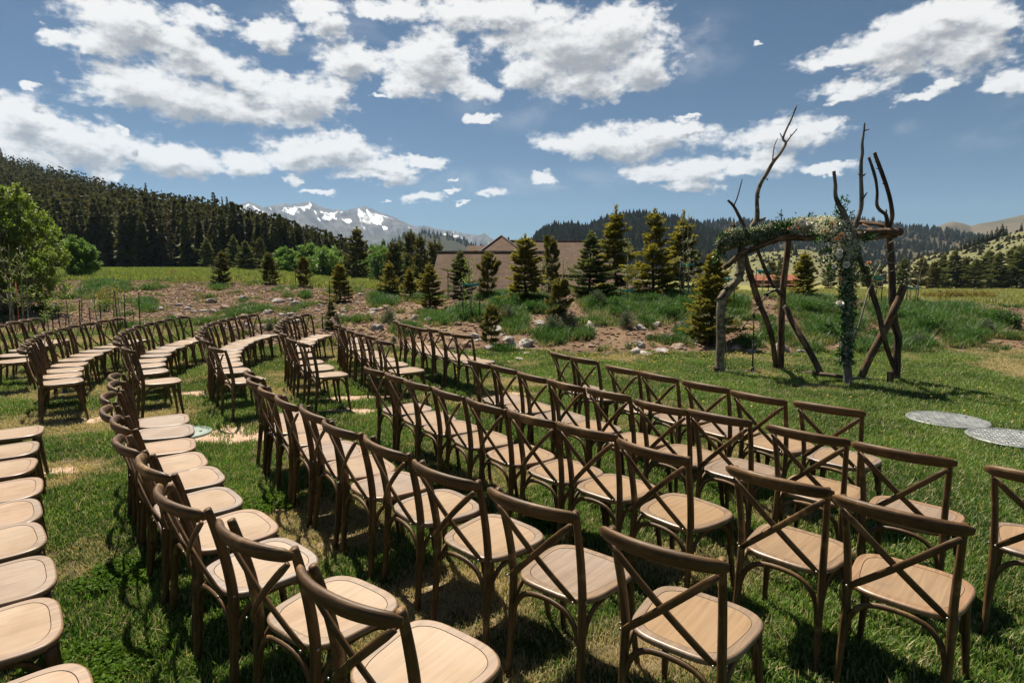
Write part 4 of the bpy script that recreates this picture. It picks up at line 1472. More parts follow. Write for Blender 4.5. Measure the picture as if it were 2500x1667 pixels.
SAGES = [sage_meshes(s) for s in (1, 2, 3)]
for k, (px, py, w, lab) in enumerate([
    (894, 735, 22, 'round silvery sagebrush on the slope behind the nearest end of the second far row'), (1268, 758, 30, 'silvery sagebrush above a grass clump, at the foot of the bank'), (1306, 752, 30, 'darker sagebrush touching the silvery one at the foot of the bank'),
    (1437, 745, 26, 'lone pale sagebrush on the bare dirt below the grassy crest'), (1165, 730, 26, 'sagebrush on the slope above the scruffy pine'), (1370, 700, 28, 'sagebrush in the grass under the layered spruce'),
    (1585, 770, 16, 'small sagebrush near the foot of the bank by the arch'), (2265, 760, 24, 'sagebrush on the bank at the far end of the lawn'), (2110, 790, 22, 'sagebrush low on the bank past the crossed logs'),
    (620, 752, 16, 'small sagebrush among boulders on the rocky slope'), (905, 780, 10, 'tiny dry sagebrush below the round silvery one'), (2320, 745, 26, 'sagebrush on the bank at the frame edge')]):
    p = ground_hit(px * K, (py + 8) * K)
    s = w * K / FPX * p.y * 1.5
    o = empty('sagebrush', p, rng.random() * 6)
    tag(o, lab, 'bush', 'sagebrush on the bank')
    f, st = SAGES[k % 3]
    link('foliage', f, o, scale=(s, s, s * .95))
    link('stem', st, o, scale=s)


# ---- leafy shrubs among the tall grass
def shrub_mesh(seed):
    rs = np.random.default_rng(seed)
    n = 1700
    lob = rs.normal(size=(9, 3)) * np.array([.3, .3, .18]) + np.array([0, 0, .42])
    k = rs.integers(0, 9, n)
    C = lob[k] + rs.normal(size=(n, 3)) * .13
    C[:, 2] = np.maximum(C[:, 2], .02)
    return leaves_mesh('foliage', C, C - np.array([0, 0, .1]) + rs.normal(size=(n, 3)) * .4, .11, .045, M_SHRUB, rs)


SHRUBS = [shrub_mesh(500 + s) for s in range(3)]
for k, (px, py, w, lab) in enumerate([
    (1170, 700, 46, 'leafy green shrub on the bank under the large olive spruce'), (1228, 706, 40, 'leafy shrub in the grass clump above the silvery sagebrush'), (1385, 702, 50, 'broad leafy shrub just under the layered spruce'), (1422, 716, 40, 'lower leafy shrub beneath the broad one under the layered spruce'),
    (1495, 690, 44, 'leafy shrub at the trunk of the tallest yellow spruce'), (1540, 722, 56, 'largest leafy shrub on the grassy slope before the arch spruce'), (1585, 700, 44, 'shaded leafy shrub beside the arch spruce'), (1602, 742, 40, 'leafy shrub low beside the arch spruce'),
    (1480, 735, 40, 'leafy shrub on the slope below the tallest yellow spruce'), (1292, 612, 30, 'leafy shrub on the crest before the main roof'), (1108, 664, 34, 'leafy shrub beside the strapped flowering sapling'), (1075, 722, 40, 'leafy shrub under the strapped flowering sapling'),
    (1902, 762, 44, 'leafy shrub on the bank behind the flower column'), (2052, 724, 44, 'leafy shrub on the bank past the crossed logs'), (2132, 748, 56, 'wide leafy shrub on the far bank beyond the arch'), (1962, 752, 44, 'leafy shrub seen between flower column and crossed logs'),
    (1862, 706, 44, 'leafy shrub at the foot of the broad yellow spruce under the arch'), (2232, 772, 50, 'leafy shrub on the far bank towards the frame edge'), (2302, 740, 56, 'leafy shrub at the frame end of the bank'), (2010, 770, 40, 'small leafy shrub behind the crossed logs'), (1760, 735, 40, 'leafy shrub behind the microphone stand')]):
    p = ground_hit(px * K, (py + 10) * K)
    if p.y > 26:
        p = at(px * K, 20.5)
    s = w * K / FPX * p.y * .95
    o = empty('leafy_shrub', p, rng.random() * 6)
    tag(o, lab, 'shrub', 'leafy shrubs on the bank')
    link('foliage', SHRUBS[k % 3], o, scale=(s, s, s * .8))
    link('stem', SAGES[k % 3][1], o, scale=s * .8)


# ---- forest on the hillside
def far_conifer(seed, quads, slim, mat, dead=False):
    rs = np.random.default_rng(seed)
    n = quads
    tiers = max(5, n // 14)
    z = (rs.integers(0, tiers, n) + .35 * rs.random(n)) / tiers
    z = .05 + .9 * z ** 1.12
    f = 1 - z
    lob = 1 + .35 * np.sin(z * 37 + seed) * rs.random(n)
    r = slim * f ** .9 * (.65 + .45 * rs.random(n)) * lob + .006
    a = rs.random(n) * 6.28
    C = np.stack([np.cos(a) * r * .12, np.sin(a) * r * .12, z + .3 * r], -1)
    d = np.stack([np.cos(a), np.sin(a), -.28 + .5 * z + rs.normal(size=n) * .15], -1)
    L = 1.02 * r + .018
    tip = n // 20 + 2
    C[:tip] = [0, 0, .93]
    d[:tip] = rs.normal(size=(tip, 3)) * .22 + np.array([0, 0, 1])
    L[:tip] = .075
    return leaves_mesh('crown', C, d, L, (L * .2 if dead else L * .55 + .012), mat, rs, fold=.15)


def cone_tree(seed):
    rs = np.random.default_rng(seed)
    V, F = [], []
    for (z0, z1, r) in ((.05, .6, .26), (.35, 1.0, .17)):
        n = 6
        a = rs.random() * 6
        b = [(cos(a + 6.283 * k / n) * r * (.75 + .5 * rs.random()), sin(a + 6.283 * k / n) * r * (.75 + .5 * rs.random()), z0 + .06 * rs.random()) for k in range(n)]
        for k in range(n):
            o = len(V)
            V += [(0, 0, z1), b[k], (0, 0, z0 + .08), b[(k + 1) % n]]
            F.append((o, o + 1, o + 2, o + 3))
    return mesh_np('crown', V, np.array(F), M_FOREST)


M_DEAD = mat_leaf('dead_needles', (.06, .04, .03), (.14, .095, .07), .1, .8, .05, .3)
FAR = [far_conifer(s, 330, sl, M_FOREST) for s, sl in ((1, .15), (2, .18), (3, .125), (4, .165))]
FARDEAD = far_conifer(9, 190, .13, M_DEAD, True)
FTRUNK = trunk_mesh('trunk', 1.0, .016, M_TRUNK, 0, None, 5)


def forest_points(n, seed):
    rs = np.random.default_rng(seed)
    out = []
    while len(out) < n:
        u = -1.3 + 1.12 * rs.random(4000)
        d = 96 + 300 * rs.random(4000) ** 1.15
        dr = np.interp(u, _FH[:, 0], _FH[:, 1])
        ok = (d < dr * 1.03) & (rs.random(4000) < .9)
        ok &= ~((u > -.3) & (d > 190))
        out += list(zip(u[ok] * d[ok], d[ok]))
    return np.array(out[:n])


SKYX, SKYY = zip((-900, 200), (-300, 330), (0, 372), (138, 409), (276, 446), (372, 468), (531, 494), (595, 510), (680, 531), (744, 553), (808, 569), (850, 585), (900, 602), (1100, 640))


def skyline_h(x, y, z):
    """tallest tree that stays under the forest's outline against the sky"""
    px = 1250 + FPX * ray(1250, YH).y * x / y
    return CAMH + (YH - np.interp(px, SKYX, SKYY)) / FPX * y - z


fp = forest_points(5000, 5)
fz = gz(fp[:, 0], fp[:, 1])
fcap = skyline_h(fp[:, 0], fp[:, 1], fz)
fp, fz, fcap = fp[fcap > 2.5], fz[fcap > 2.5], fcap[fcap > 2.5]
order = np.argsort(fp[:, 1])
inview = (fp[order, 0] / fp[order, 1] > -.93) & (np.cumsum(fp[order, 0] / fp[order, 1] > -.93) <= 285)
chosen, rest = order[inview], order[~inview]
rsf = np.random.default_rng(77)
GFOR = 'conifers standing in the forest on the hillside'
for k in chosen:
    h = 6.8 + 4.6 * rsf.random() + (fp[k, 1] - 96) * .03
    if rsf.random() < .15:
        h *= .6
    h = min(h, fcap[k] * (.85 + .25 * rsf.random()))
    dead = rsf.random() < .07
    o = empty('forest_conifer', (fp[k, 0], fp[k, 1], fz[k] - .2), rsf.random() * 6.28)
    uu = fp[k, 0] / fp[k, 1]
    zone = 'above the big bright aspen' if uu < -.78 else 'behind the round lone willow' if uu < -.66 else 'behind the open sunny meadow' if uu < -.5 else 'behind the blue-green meadow spruce' if uu < -.4 else 'behind the willow belt'
    rank = 'front edge' if fp[k, 1] < 108 else 'second rank' if fp[k, 1] < 122 else 'inner ranks'
    size = 'short' if h < 5.5 else 'tall' if h > 8.6 else 'middling'
    tag(o, '%s %s conifer in the %s of the forest, %s' % (size, 'brown dead' if dead else 'dark green', rank, zone), 'tree', 'dead conifers in the forest' if dead else GFOR)
    w = .85 + .5 * rsf.random()
    link('crown', FARDEAD if dead else FAR[rsf.integers(0, 4)], o, scale=(h * w, h * w, h))
    link('trunk', FTRUNK, o, scale=(h, h, h))
# four stand-out trees on the ridge
for (px, top, d, w, lab) in [(28, 340, 322, 1.0, 'single conifer rising over the forest ridge close to the frame edge'), (500, 442, 250, 1.7, 'bushy broad-topped conifer rising over the ridge near the snowy mountain'),
                             (519, 452, 248, .7, 'slim conifer just beside the bushy one on the ridge'), (530, 452, 247, .9, 'last tall conifer on the ridge before the snowy mountain'), (348, 420, 270, .9, 'dark spire of a conifer halfway along the forest ridge')]:
    p = at(px * K, d)
    h = W(px * K, top * K, d).z - p.z
    o = empty('forest_conifer', p)
    tag(o, lab, 'tree', 'conifers rising over the forest ridge')
    link('crown', FAR[1], o, scale=(h * w * .8, h * w * .8, h))
    link('trunk', FTRUNK, o, scale=h)


def joined(name, meshes, P, H, Wd, rs, mat, quads_only=True):
    """many small trees as one mesh"""
    base = []
    for me in meshes:
        v = np.empty(len(me.vertices) * 3, dtype=np.float32)
        me.vertices.foreach_get('co', v)
        base.append(v.reshape(-1, 3))
    Vs, Fs, off = [], [], 0
    for i in range(len(P)):
        v = base[rs.integers(0, len(base))]
        a = rs.random() * 6.28
        c, s = cos(a), sin(a)
        q = np.empty_like(v)
        q[:, 0] = (v[:, 0] * c - v[:, 1] * s) * H[i] * Wd[i] + P[i, 0]
        q[:, 1] = (v[:, 0] * s + v[:, 1] * c) * H[i] * Wd[i] + P[i, 1]
        q[:, 2] = v[:, 2] * H[i] + P[i, 2]
        Vs.append(q)
        Fs.append(np.arange(len(v)).reshape(-1, 4) + off)
        off += len(v)
    return mesh_np(name, np.concatenate(Vs), np.concatenate(Fs), mat)


FARLOW = [far_conifer(100 + s, 96, sl, M_FOREST) for s, sl in ((1, .16), (2, .19), (3, .14), (4, .17))]
dd = rsf.random(len(rest)) < .1
for sel, nm, mt, lab, ms in ((~dd, 'forest', M_FOREST, 'dense dark conifer forest covering the hillside', FARLOW), (dd, 'dead_forest', M_DEAD, 'brown dead conifers scattered through the hillside forest', [far_conifer(130, 50, .14, M_DEAD, True)])):
    r = rest[sel]
    P = np.stack([fp[r, 0], fp[r, 1], fz[r] - .3], -1)
    o = link(nm, joined(nm, ms, P, np.minimum(7.5 + 5 * rsf.random(len(r)), fcap[r] * (.8 + .3 * rsf.random(len(r)))), .85 + .5 * rsf.random(len(r)), rsf, mt))
    tag(o, lab, 'forest', None, 'stuff')
# trees on the far hills: too small to tell apart
TINY = [cone_tree(200 + s) for s in range(4)]
hp = []
for V, dens, lo, hi in ((HILL_FACES[1], 2200, 0, 20), (HILL_FACES[2], 2600, 0, 26), (HILL_FACES[0], 160, 0, 6), (HILL_FACES[4], 14, 0, 8)):
    nc, nr = V.shape[:2]
    for k in range(dens):
        a, b = rsf.random() * (nc - 2), 3 + lo + rsf.random() ** 1.6 * (min(hi, nr - 5) - lo)
        i, j = int(a), int(b)
        fa, fb = a - i, b - j
        p = (V[i, j] * (1 - fa) + V[i + 1, j] * fa) * (1 - fb) + (V[i, j + 1] * (1 - fa) + V[i + 1, j + 1] * fa) * fb
        hp.append(p)
hp = np.array(hp)
o = link('far_forest', joined('far_forest', TINY, hp - np.array([0, 0, .5]), np.where(hp[:, 1] < 345, 4, 7) + np.where(hp[:, 1] < 345, 2, 6) * rsf.random(len(hp)), .9 + .4 * rsf.random(len(hp)), rsf, M_FOREST))
tag(o, 'dark conifers dotted over the far hills', 'forest', None, 'stuff')
# low scrub speckling the grassy slopes
M_SCRUB = mat_leaf('scrub', (.05, .055, .03), (.12, .12, .062), .15, .8, .05, .2)
sp = []
for V, dens in ((HILL_FACES[4], 600), (HILL_FACES[5], 2400)):
    nc, nr = V.shape[:2]
    for k in range(dens):
        a, b = rsf.random() * (nc - 2), 3 + rsf.random() * (nr - 6)
        i, j = int(a), int(b)
        sp.append(V[i, j] * (1 - (a - i)) * (1 - (b - j)) + V[i + 1, j] * (a - i) * (1 - (b - j)) + V[i, j + 1] * (1 - (a - i)) * (b - j) + V[i + 1, j + 1] * (a - i) * (b - j))
sp = np.array(sp)
o = link('scrub', joined('scrub', TINY, sp - np.array([0, 0, .15]), .5 + .9 * rsf.random(len(sp)), 2.2 + 1.4 * rsf.random(len(sp)), rsf, M_SCRUB))
tag(o, 'low grey-green scrub speckling the sage slopes', 'scrub', None, 'stuff')
# the group on the grassy slope at the right
for k, (px, py, top) in enumerate([(2206, 575, 560), (2216, 571, 553), (2226, 566, 548), (2236, 563, 545), (2246, 560, 540), (2256, 556, 537), (2266, 553, 532), (2276, 550, 528), (2288, 547, 521), (2300, 542, 514), (2310, 540, 520), (2198, 580, 566), (2150, 592, 578), (2175, 588, 574), (2345, 530, 512)]):
    d = 240
    p = W(px * K, (py + 3) * K, d)
    h = W(px * K, top * K, d).z - p.z
    o = empty('hill_conifer', p)
    tag(o, 'small dark conifer in the clump on the sage-green slope', 'tree', 'conifers on the sage-green slope')
    link('crown', FAR[k % 4], o, scale=(h * 1.5, h * 1.5, h))
    link('trunk', FTRUNK, o, scale=h)


# ================================================================ rocks
def rock_mesh(seed, mat):
    bm = bmesh.new()
    bmesh.ops.create_icosphere(bm, subdivisions=3, radius=.5)
    rs = np.random.default_rng(seed)
    planes = [Vector(rs.normal(size=3)).normalized() for _ in range(9)]
    for v in bm.verts:
        d = v.co.normalized()
        r = .5
        for q in planes:
            c = d.dot(q)
            if c > .55:
                r = min(r, .37 / c)
        r *= 1 + .22 * mnoise.noise(d * 1.7 + Vector((seed * 3.1, 0, 0))) + .07 * mnoise.noise(d * 5 + Vector((0, seed, 0))) + .03 * mnoise.noise(d * 12)
        v.co = d * r
        v.co.z *= .72
    me = bpy.data.meshes.new('rock')
    bm.to_mesh(me)
    bm.free()
    me.materials.append(mat)
    me.polygons.foreach_set('use_smooth', [s % 3 > 0 for s in range(len(me.polygons))])
    return me


ROCKS = [rock_mesh(s, M_ROCK) for s in range(6)] + [rock_mesh(20 + s, M_ROCK2) for s in range(3)]
BIG = [(560, 684, 26, 22, 0, 'smooth round white boulder alone on the rocky slope'), (680, 697, 36, 22, 1, 'long white striped boulder, second big one along the rocky slope'), (640, 690, 32, 14, 2, 'flat half-buried boulder between the round and the striped one'),
       (668, 722, 24, 12, 3, 'low white boulder under the striped one'), (615, 716, 26, 16, 1, 'angular pale boulder below the flat half-buried one'), (570, 715, 26, 18, 4, 'grey cracked boulder below the round white one'),
       (610, 752, 36, 22, 7, 'broad brown-white boulder just behind the far chair rows'), (487, 690, 30, 16, 0, 'pale boulder at the sunny end of the rocky slope'), (490, 715, 22, 18, 5, 'square grey boulder near the lawn at the sunny end'),
       (516, 704, 28, 14, 6, 'dark brown slab boulder beside the pale one'), (370, 708, 18, 14, 2, 'small white boulder near the row of stakes'), (412, 700, 22, 12, 3, 'low pale boulder behind the fourth far row'), (430, 708, 18, 12, 4, 'rounded pale boulder between low slope stones'),
       (335, 744, 40, 12, 7, 'flat tan slab lying behind the middle far row'), (866, 752, 36, 22, 1, 'white flat-topped boulder behind the second far row'), (985, 735, 26, 22, 3, 'grey boulder under the mustard spruce'), (955, 728, 22, 14, 5, 'small leaning boulder by the mustard spruce'),
       (975, 752, 14, 12, 0, 'little round stone in front of the grey boulder'), (1168, 778, 30, 22, 2, 'white jagged rock beside the scruffy pine'), (1208, 786, 44, 30, 1, 'largest white jagged rock at the foot of the bank'), (1190, 800, 36, 14, 6, 'low brown rock under the jagged white rock'),
       (1090, 770, 22, 20, 3, 'grey cube-like rock behind the front far row end'), (1070, 790, 26, 22, 8, 'dark brown rock beside the scruffy pine foot'), (1210, 812, 22, 10, 0, 'small flat white stone at the lawn edge below the jagged rock'), (1195, 824, 26, 8, 4, 'flat grey stone set in the lawn edge'),
       (1035, 795, 50, 14, 7, 'long flat brown rock behind the last chair of the front far row'), (1472, 790, 26, 26, 2, 'pale upright rock on the dirt near the arch'), (1545, 775, 42, 26, 7, 'orange-brown slab rock on the bank by the arch'), (1460, 806, 34, 22, 5, 'white rough rock at the lawn edge towards the arch'),
       (1485, 812, 40, 14, 1, 'flat white rock at the lawn edge, between its neighbours'), (1520, 806, 40, 20, 3, 'broad white rock at the lawn edge nearest the arch spruce'), (1400, 810, 18, 10, 4, 'small pale rock at the lawn edge under bare dirt'), (1690, 800, 30, 22, 6, 'brown boulder behind the near post of the arch'),
       (1795, 798, 44, 30, 5, 'rounded grey boulder behind the microphone stand'), (1725, 806, 30, 14, 2, 'pale stone just behind the near post of the arch'), (1840, 808, 26, 14, 3, 'low white stone past the microphone stand foot'), (1935, 795, 34, 20, 8, 'brown boulder behind the rear post of the arch'),
       (1865, 740, 20, 12, 6, 'reddish round stone in the dirt under the arch beam'), (1870, 748, 18, 10, 0, 'pale round stone beside the reddish one under the arch beam'), (1380, 660, 26, 12, 2, 'pale rock just under the layered spruce'), (1150, 700, 16, 10, 4, 'small pale rock at the crest by the large olive spruce'),
       (1270, 690, 18, 26, 1, 'white rock standing on the dirt below the large olive spruce'), (1200, 660, 12, 8, 3, 'small stone under the large olive spruce'), (2260, 745, 30, 12, 7, 'brown stone in the grass at the far side of the arch')]
for (px, py, w, h, i, lab) in BIG:
    p = ground_hit(px * K, (py + h * .3) * K)
    s = w * K / FPX * p.y
    hh = h * K / FPX * p.y / .62
    o = link('rock', ROCKS[i], None, (p.x, p.y, p.z + hh * .05), (rng.normal() * .15, rng.normal() * .15, rng.random() * 6.28), (s, s * .9, hh))
    tag(o, lab, 'rock', 'boulders on the bank')
small = []
rsr = np.random.default_rng(4)
for k in range(150):
    px, py = (400 + 520 * rsr.random(), 655 + 105 * rsr.random()) if k < 110 else ((1040 + 620 * rsr.random()), 740 + 70 * rsr.random())
    p = ground_hit(px * K, py * K)
    if p.y > 34 or base_z(p.x, p.y) < .03:
        continue
    s = .1 + .24 * rsr.random() ** 2.2
    o = link('rock', ROCKS[rsr.integers(0, 9)], None, (p.x, p.y, p.z), (rsr.normal() * .3, rsr.normal() * .3, rsr.random() * 6.28), (s * 1.2, s, s))
    tag(o, '%s stone lying loose on the dirt of the bank, %s' % ('tiny' if s < .12 else 'small', 'below the dark rim pines' if p.x / p.y < -.38 else 'near the lone yellow-green spruce' if p.x / p.y < -.2 else 'before the house roof' if p.x / p.y < .1 else 'towards the arch'), 'rock', 'small stones on the bank')

# ================================================================ grass and other ground cover (scattered with geometry nodes)
def scatter(name, P, rot, scl, var, protos, label, extra=None):
    me = bpy.data.meshes.new(name)
    me.vertices.add(len(P))
    me.vertices.foreach_set('co', np.asarray(P, np.float32).ravel())
    for k, a in dict(rot=rot, scl=scl, **(extra or {})).items():
        at = me.attributes.new(k, 'FLOAT', 'POINT')
        at.data.foreach_set('value', np.asarray(a, np.float32))
    at = me.attributes.new('var', 'INT', 'POINT')
    at.data.foreach_set('value', np.asarray(var, np.int32))
    o = link(name, me)
    tag(o, label, name.replace('_', ' '), None, 'stuff')
    g = bpy.data.node_groups.new('scatter_' + name, 'GeometryNodeTree')
    g.interface.new_socket('Geometry', in_out='INPUT', socket_type='NodeSocketGeometry')
    g.interface.new_socket('Geometry', in_out='OUTPUT', socket_type='NodeSocketGeometry')
    N, L = g.nodes, g.links
    gi, go = N.new('NodeGroupInput'), N.new('NodeGroupOutput')
    join = N.new('GeometryNodeJoinGeometry')
    for pr in protos:
        oi = N.new('GeometryNodeObjectInfo')
        oi.inputs['Object'].default_value = pr
        oi.inputs['As Instance'].default_value = True
        L.new(oi.outputs['Geometry'], join.inputs[0])
    iop = N.new('GeometryNodeInstanceOnPoints')
    L.new(gi.outputs[0], iop.inputs['Points'])
    L.new(join.outputs[0], iop.inputs['Instance'])
    iop.inputs['Pick Instance'].default_value = True

    def named(nm, typ='FLOAT'):
        nd = N.new('GeometryNodeInputNamedAttribute')
        nd.data_type = typ
        nd.inputs[0].default_value = nm
        return nd.outputs[0]
    L.new(named('var', 'INT'), iop.inputs['Instance Index'])
    cx = N.new('ShaderNodeCombineXYZ')
    L.new(named('rot'), cx.inputs[2])
    e2r = N.new('FunctionNodeEulerToRotation')
    L.new(cx.outputs[0], e2r.inputs[0])
    L.new(e2r.outputs[0], iop.inputs['Rotation'])
    L.new(named('scl'), iop.inputs['Scale'])
    L.new(iop.outputs[0], go.inputs[0])
    md = o.modifiers.new('scatter', 'NODES')
    md.node_group = g
    return o


def tuft_proto(name, seed, blades, radius, hmin, hmax, width, mat, curl=.6, splay=.5):
    rs = np.random.default_rng(seed)
    V, F3, F4, tip = [], [], [], []
    for b in range(blades):
        a, q = rs.random() * 6.28, radius * rs.random() ** .5
        bx, by = cos(a) * q, sin(a) * q
        h = hmin + (hmax - hmin) * rs.random() ** 1.3
        la = rs.random() * 6.28
        l1 = splay * rs.random() * h
        l2 = l1 * (1.6 + curl * rs.random() * 2)
        dx, dy = cos(la), sin(la)
        w = width * (.7 + .6 * rs.random()) / 2
        sx, sy = -dy * w, dx * w
        o = len(V)
        V += [(bx - sx, by - sy, -.006), (bx + sx, by + sy, -.006), (bx + dx * l1 + sx * .8, by + dy * l1 + sy * .8, h * .6), (bx + dx * l1 - sx * .8, by + dy * l1 - sy * .8, h * .6), (bx + dx * l2, by + dy * l2, h * (1 - .3 * rs.random() * curl))]
        F4.append((o, o + 1, o + 2, o + 3))
        F3.append((o + 3, o + 2, o + 4))
    me = mesh_np(name, V, [np.array(F4), np.array(F3)], mat)
    return bpy.data.objects.new(name, me)


def mat_grass(name, a, b, straw, trans=.4):
    m, t, out = new_mat(name)
    pos = t.node('ShaderNodeNewGeometry')
    ri = pos.outputs['Random Per Island']
    n = t.noise(pos.outputs['Position'], .8, 4.0, .6)
    c = t.mix(t.math('ADD', t.math('MULTIPLY', t.smooth(n, .35, .65), .4), t.math('MULTIPLY', t.math('POWER', ri, 1.5), .6)), a, b)
    dr = t.attr('dry', 'INSTANCER')
    f = t.smooth(t.math('ADD', t.math('MULTIPLY_ADD', dr, .95, .11), t.math('MULTIPLY', t.math('SUBTRACT', ri, .5), .85)), .33, .62)
    c = t.mix(f, c, t.mix(ri, straw, tuple(s * .72 for s in straw)))
    d = t.node('ShaderNodeBsdfPrincipled')
    t.put(d.inputs['Base Color'], c)
    d.inputs['Roughness'].default_value = .5
    d.inputs['Specular IOR Level'].default_value = .32
    tr = t.node('ShaderNodeBsdfTranslucent')
    t.put(tr.inputs['Color'], t.mix(.4, c, t.vmath('MULTIPLY', c, (1.25, 1.35, .5))))
    mx = t.node('ShaderNodeMixShader')
    mx.inputs[0].default_value = trans
    t.l.new(d.outputs[0], mx.inputs[1])
    t.l.new(tr.outputs[0], mx.inputs[2])
    t.l.new(mx.outputs[0], out.inputs[0])
    return m


M_GRASS = mat_grass('lawn_grass', (.013, .06, .006), (.21, .335, .055), (.55, .45, .24))
M_TALL = mat_grass('tall_grass', (.018, .07, .012), (.085, .17, .03), (.38, .32, .14))
M_MEADOW = mat_grass('meadow_grass', (.12, .175, .03), (.25, .285, .065), (.38, .33, .12))
rg_ = np.random.default_rng(21)


def lawn_points():
    out = []
    for (d0, d1, dens) in ((1.6, 5.2, 430), (5.2, 8.5, 270), (8.5, 13.2, 170), (13.2, 20.5, 110)):
        n = int(dens * .5 * (d1 ** 2 - d0 ** 2) * 2.1)
        y = np.sqrt(d0 ** 2 + (d1 ** 2 - d0 ** 2) * rg_.random(n))
        x = y * (rg_.random(n) * 2.1 - 1.05)
        out.append(np.stack([x, y], -1))
    n = 5200
    out.append(np.stack([rg_.random(n) * 13 - 6, rg_.random(n) * 5.5 - 2], -1))
    n = 9000
    y = np.sqrt(rg_.random(n)) * 13
    s = np.where(rg_.random(n) < .5, -1, 1)
    out.append(np.stack([s * y * (1.05 + .5 * rg_.random(n)), y], -1))
    return np.concatenate(out)


lp = lawn_points()
bz = base_z(lp[:, 0], lp[:, 1])
wob = (fbm(lp[:, 0] * 1.5, lp[:, 1] * 1.5, 3) - .5) * .06
bare = bare_field(lp[:, 0], lp[:, 1])
dry = dry_field(lp[:, 0], lp[:, 1])
clo = patch(CLOVER, lp[:, 0], lp[:, 1])
lidm = np.zeros(len(lp), bool)
for (lx, ly, lr) in (*[(*W(2311, 1037, 6.8).xy, .41)], (5.22, 6.02, .41), (*W(452, 1064, 6.32).xy, .27)):
    lidm |= (lp[:, 0] - lx) ** 2 + (lp[:, 1] - ly) ** 2 < (lr - .012) ** 2
keep = ~lidm & (bz < .035 + wob) & (rg_.random(len(lp)) > bare * .93) & (rg_.random(len(lp)) > dry * .1) & (lp[:, 1] < 20.5)
lp, dry, clo = lp[keep], dry[keep], clo[keep]
hgt = .7 + .9 * fbm(lp[:, 0] * 2.2, lp[:, 1] * 2.2, 3) * (.6 + .6 * rg_.random(len(lp)))
hgt = hgt * (1 - .35 * dry) * np.clip(1.0 + .02 * (lp[:, 1] - 6), .95, 1.2)
# flattened where people and chairs have stood
TUFTS = [tuft_proto('grass_tuft', 300 + k, 46, .075, .014, .056, .0056, M_GRASS, .55, .5) for k in range(6)]
P = np.stack([lp[:, 0], lp[:, 1], gz(lp[:, 0], lp[:, 1])], -1)
scatter('lawn_grass', P, rg_.random(len(P)) * 6.28, hgt, rg_.integers(0, 6, len(P)), TUFTS, 'trodden green lawn grass with straw-coloured dry patches under the chairs', dict(dry=np.clip(dry + .13 * rg_.normal(size=len(dry)), 0, 1)))

# clover and plantain patches
cl = []
for (cx, cy, rx, ry) in CLOVER:
    rx, ry = rx * .75, ry * .75
    n = int(620 * rx * ry * 3.14) + 25
    a, q = rg_.random(n) * 6.28, rg_.random(n) ** .5 * 1.15
    cl.append(np.stack([cx + np.cos(a) * q * rx, cy + np.sin(a) * q * ry], -1))
cl = np.concatenate(cl)


def clover_proto(seed):
    rs = np.random.default_rng(seed)
    C, Dv = [], []
    for k in range(9):
        b = rs.normal(size=2) * .03
        h = .02 + .035 * rs.random()
        for j in range(4):
            a = j * 1.57 + rs.random()
            C.append((b[0], b[1], h))
            Dv.append((cos(a), sin(a), .1 + .3 * rs.random()))
    me = leaves_mesh('clover', np.array(C), np.array(Dv), .013 + .009 * rs.random(len(C)), .012, M_CLOVER, rs)
    return bpy.data.objects.new('clover', me)


CLP = [clover_proto(s) for s in range(3)]
scatter('clover', np.c_[cl, np.zeros(len(cl))], rg_.random(len(cl)) * 6.28, .65 + .5 * rg_.random(len(cl)), rg_.integers(0, 3, len(cl)), CLP, 'low bright clover leaves in patches on the lawn', dict(dry=np.zeros(len(cl))))

# growth on the bank
def bank_points(n, d0, d1):
    y = np.sqrt(d0 ** 2 + (d1 ** 2 - d0 ** 2) * rg_.random(n))
    x = y * (rg_.random(n) * 2.05 - 1.02)
    return x, y


x, y = bank_points(165000, 12.6, 38)
z0 = base_z(x, y)
zz = gz(x, y)
gf = green_field(x, y, zz)
cr = np.interp(x / y, [-1.2, -.5, -.42, -.25, -.1, .3, .4, 1.2], [37, 37, 37, 31, 26, 27, 24, 22])
k = (z0 > .015) & (y < cr) & (rg_.random(len(x)) < np.clip(gf * 1.3 - .12, .012, 1) * np.clip(1.6 - y / 30, .35, 1))
bx, by, bzz, bg = x[k], y[k], zz[k], gf[k]
TALL = [tuft_proto('tall_tuft', 340 + j, 34, .11, .1, .26, .011, M_TALL, .5, .5) for j in range(5)]
sc_ = (.5 + .8 * bg * rg_.random(len(bx))) * np.where(bg < .2, .6, 1)
dryb = np.clip(.75 - bg * 1.0 + .3 * (rg_.random(len(bx)) - .5) + .25 * (fbm(bx * .8, by * .8, 3) - .5), 0, 1)
scatter('bank_grass', np.stack([bx, by, bzz], -1), rg_.random(len(bx)) * 6.28, sc_, rg_.integers(0, 5, len(bx)), TALL, 'tufts of tall green and dry grass growing on the dirt bank', dict(dry=dryb))

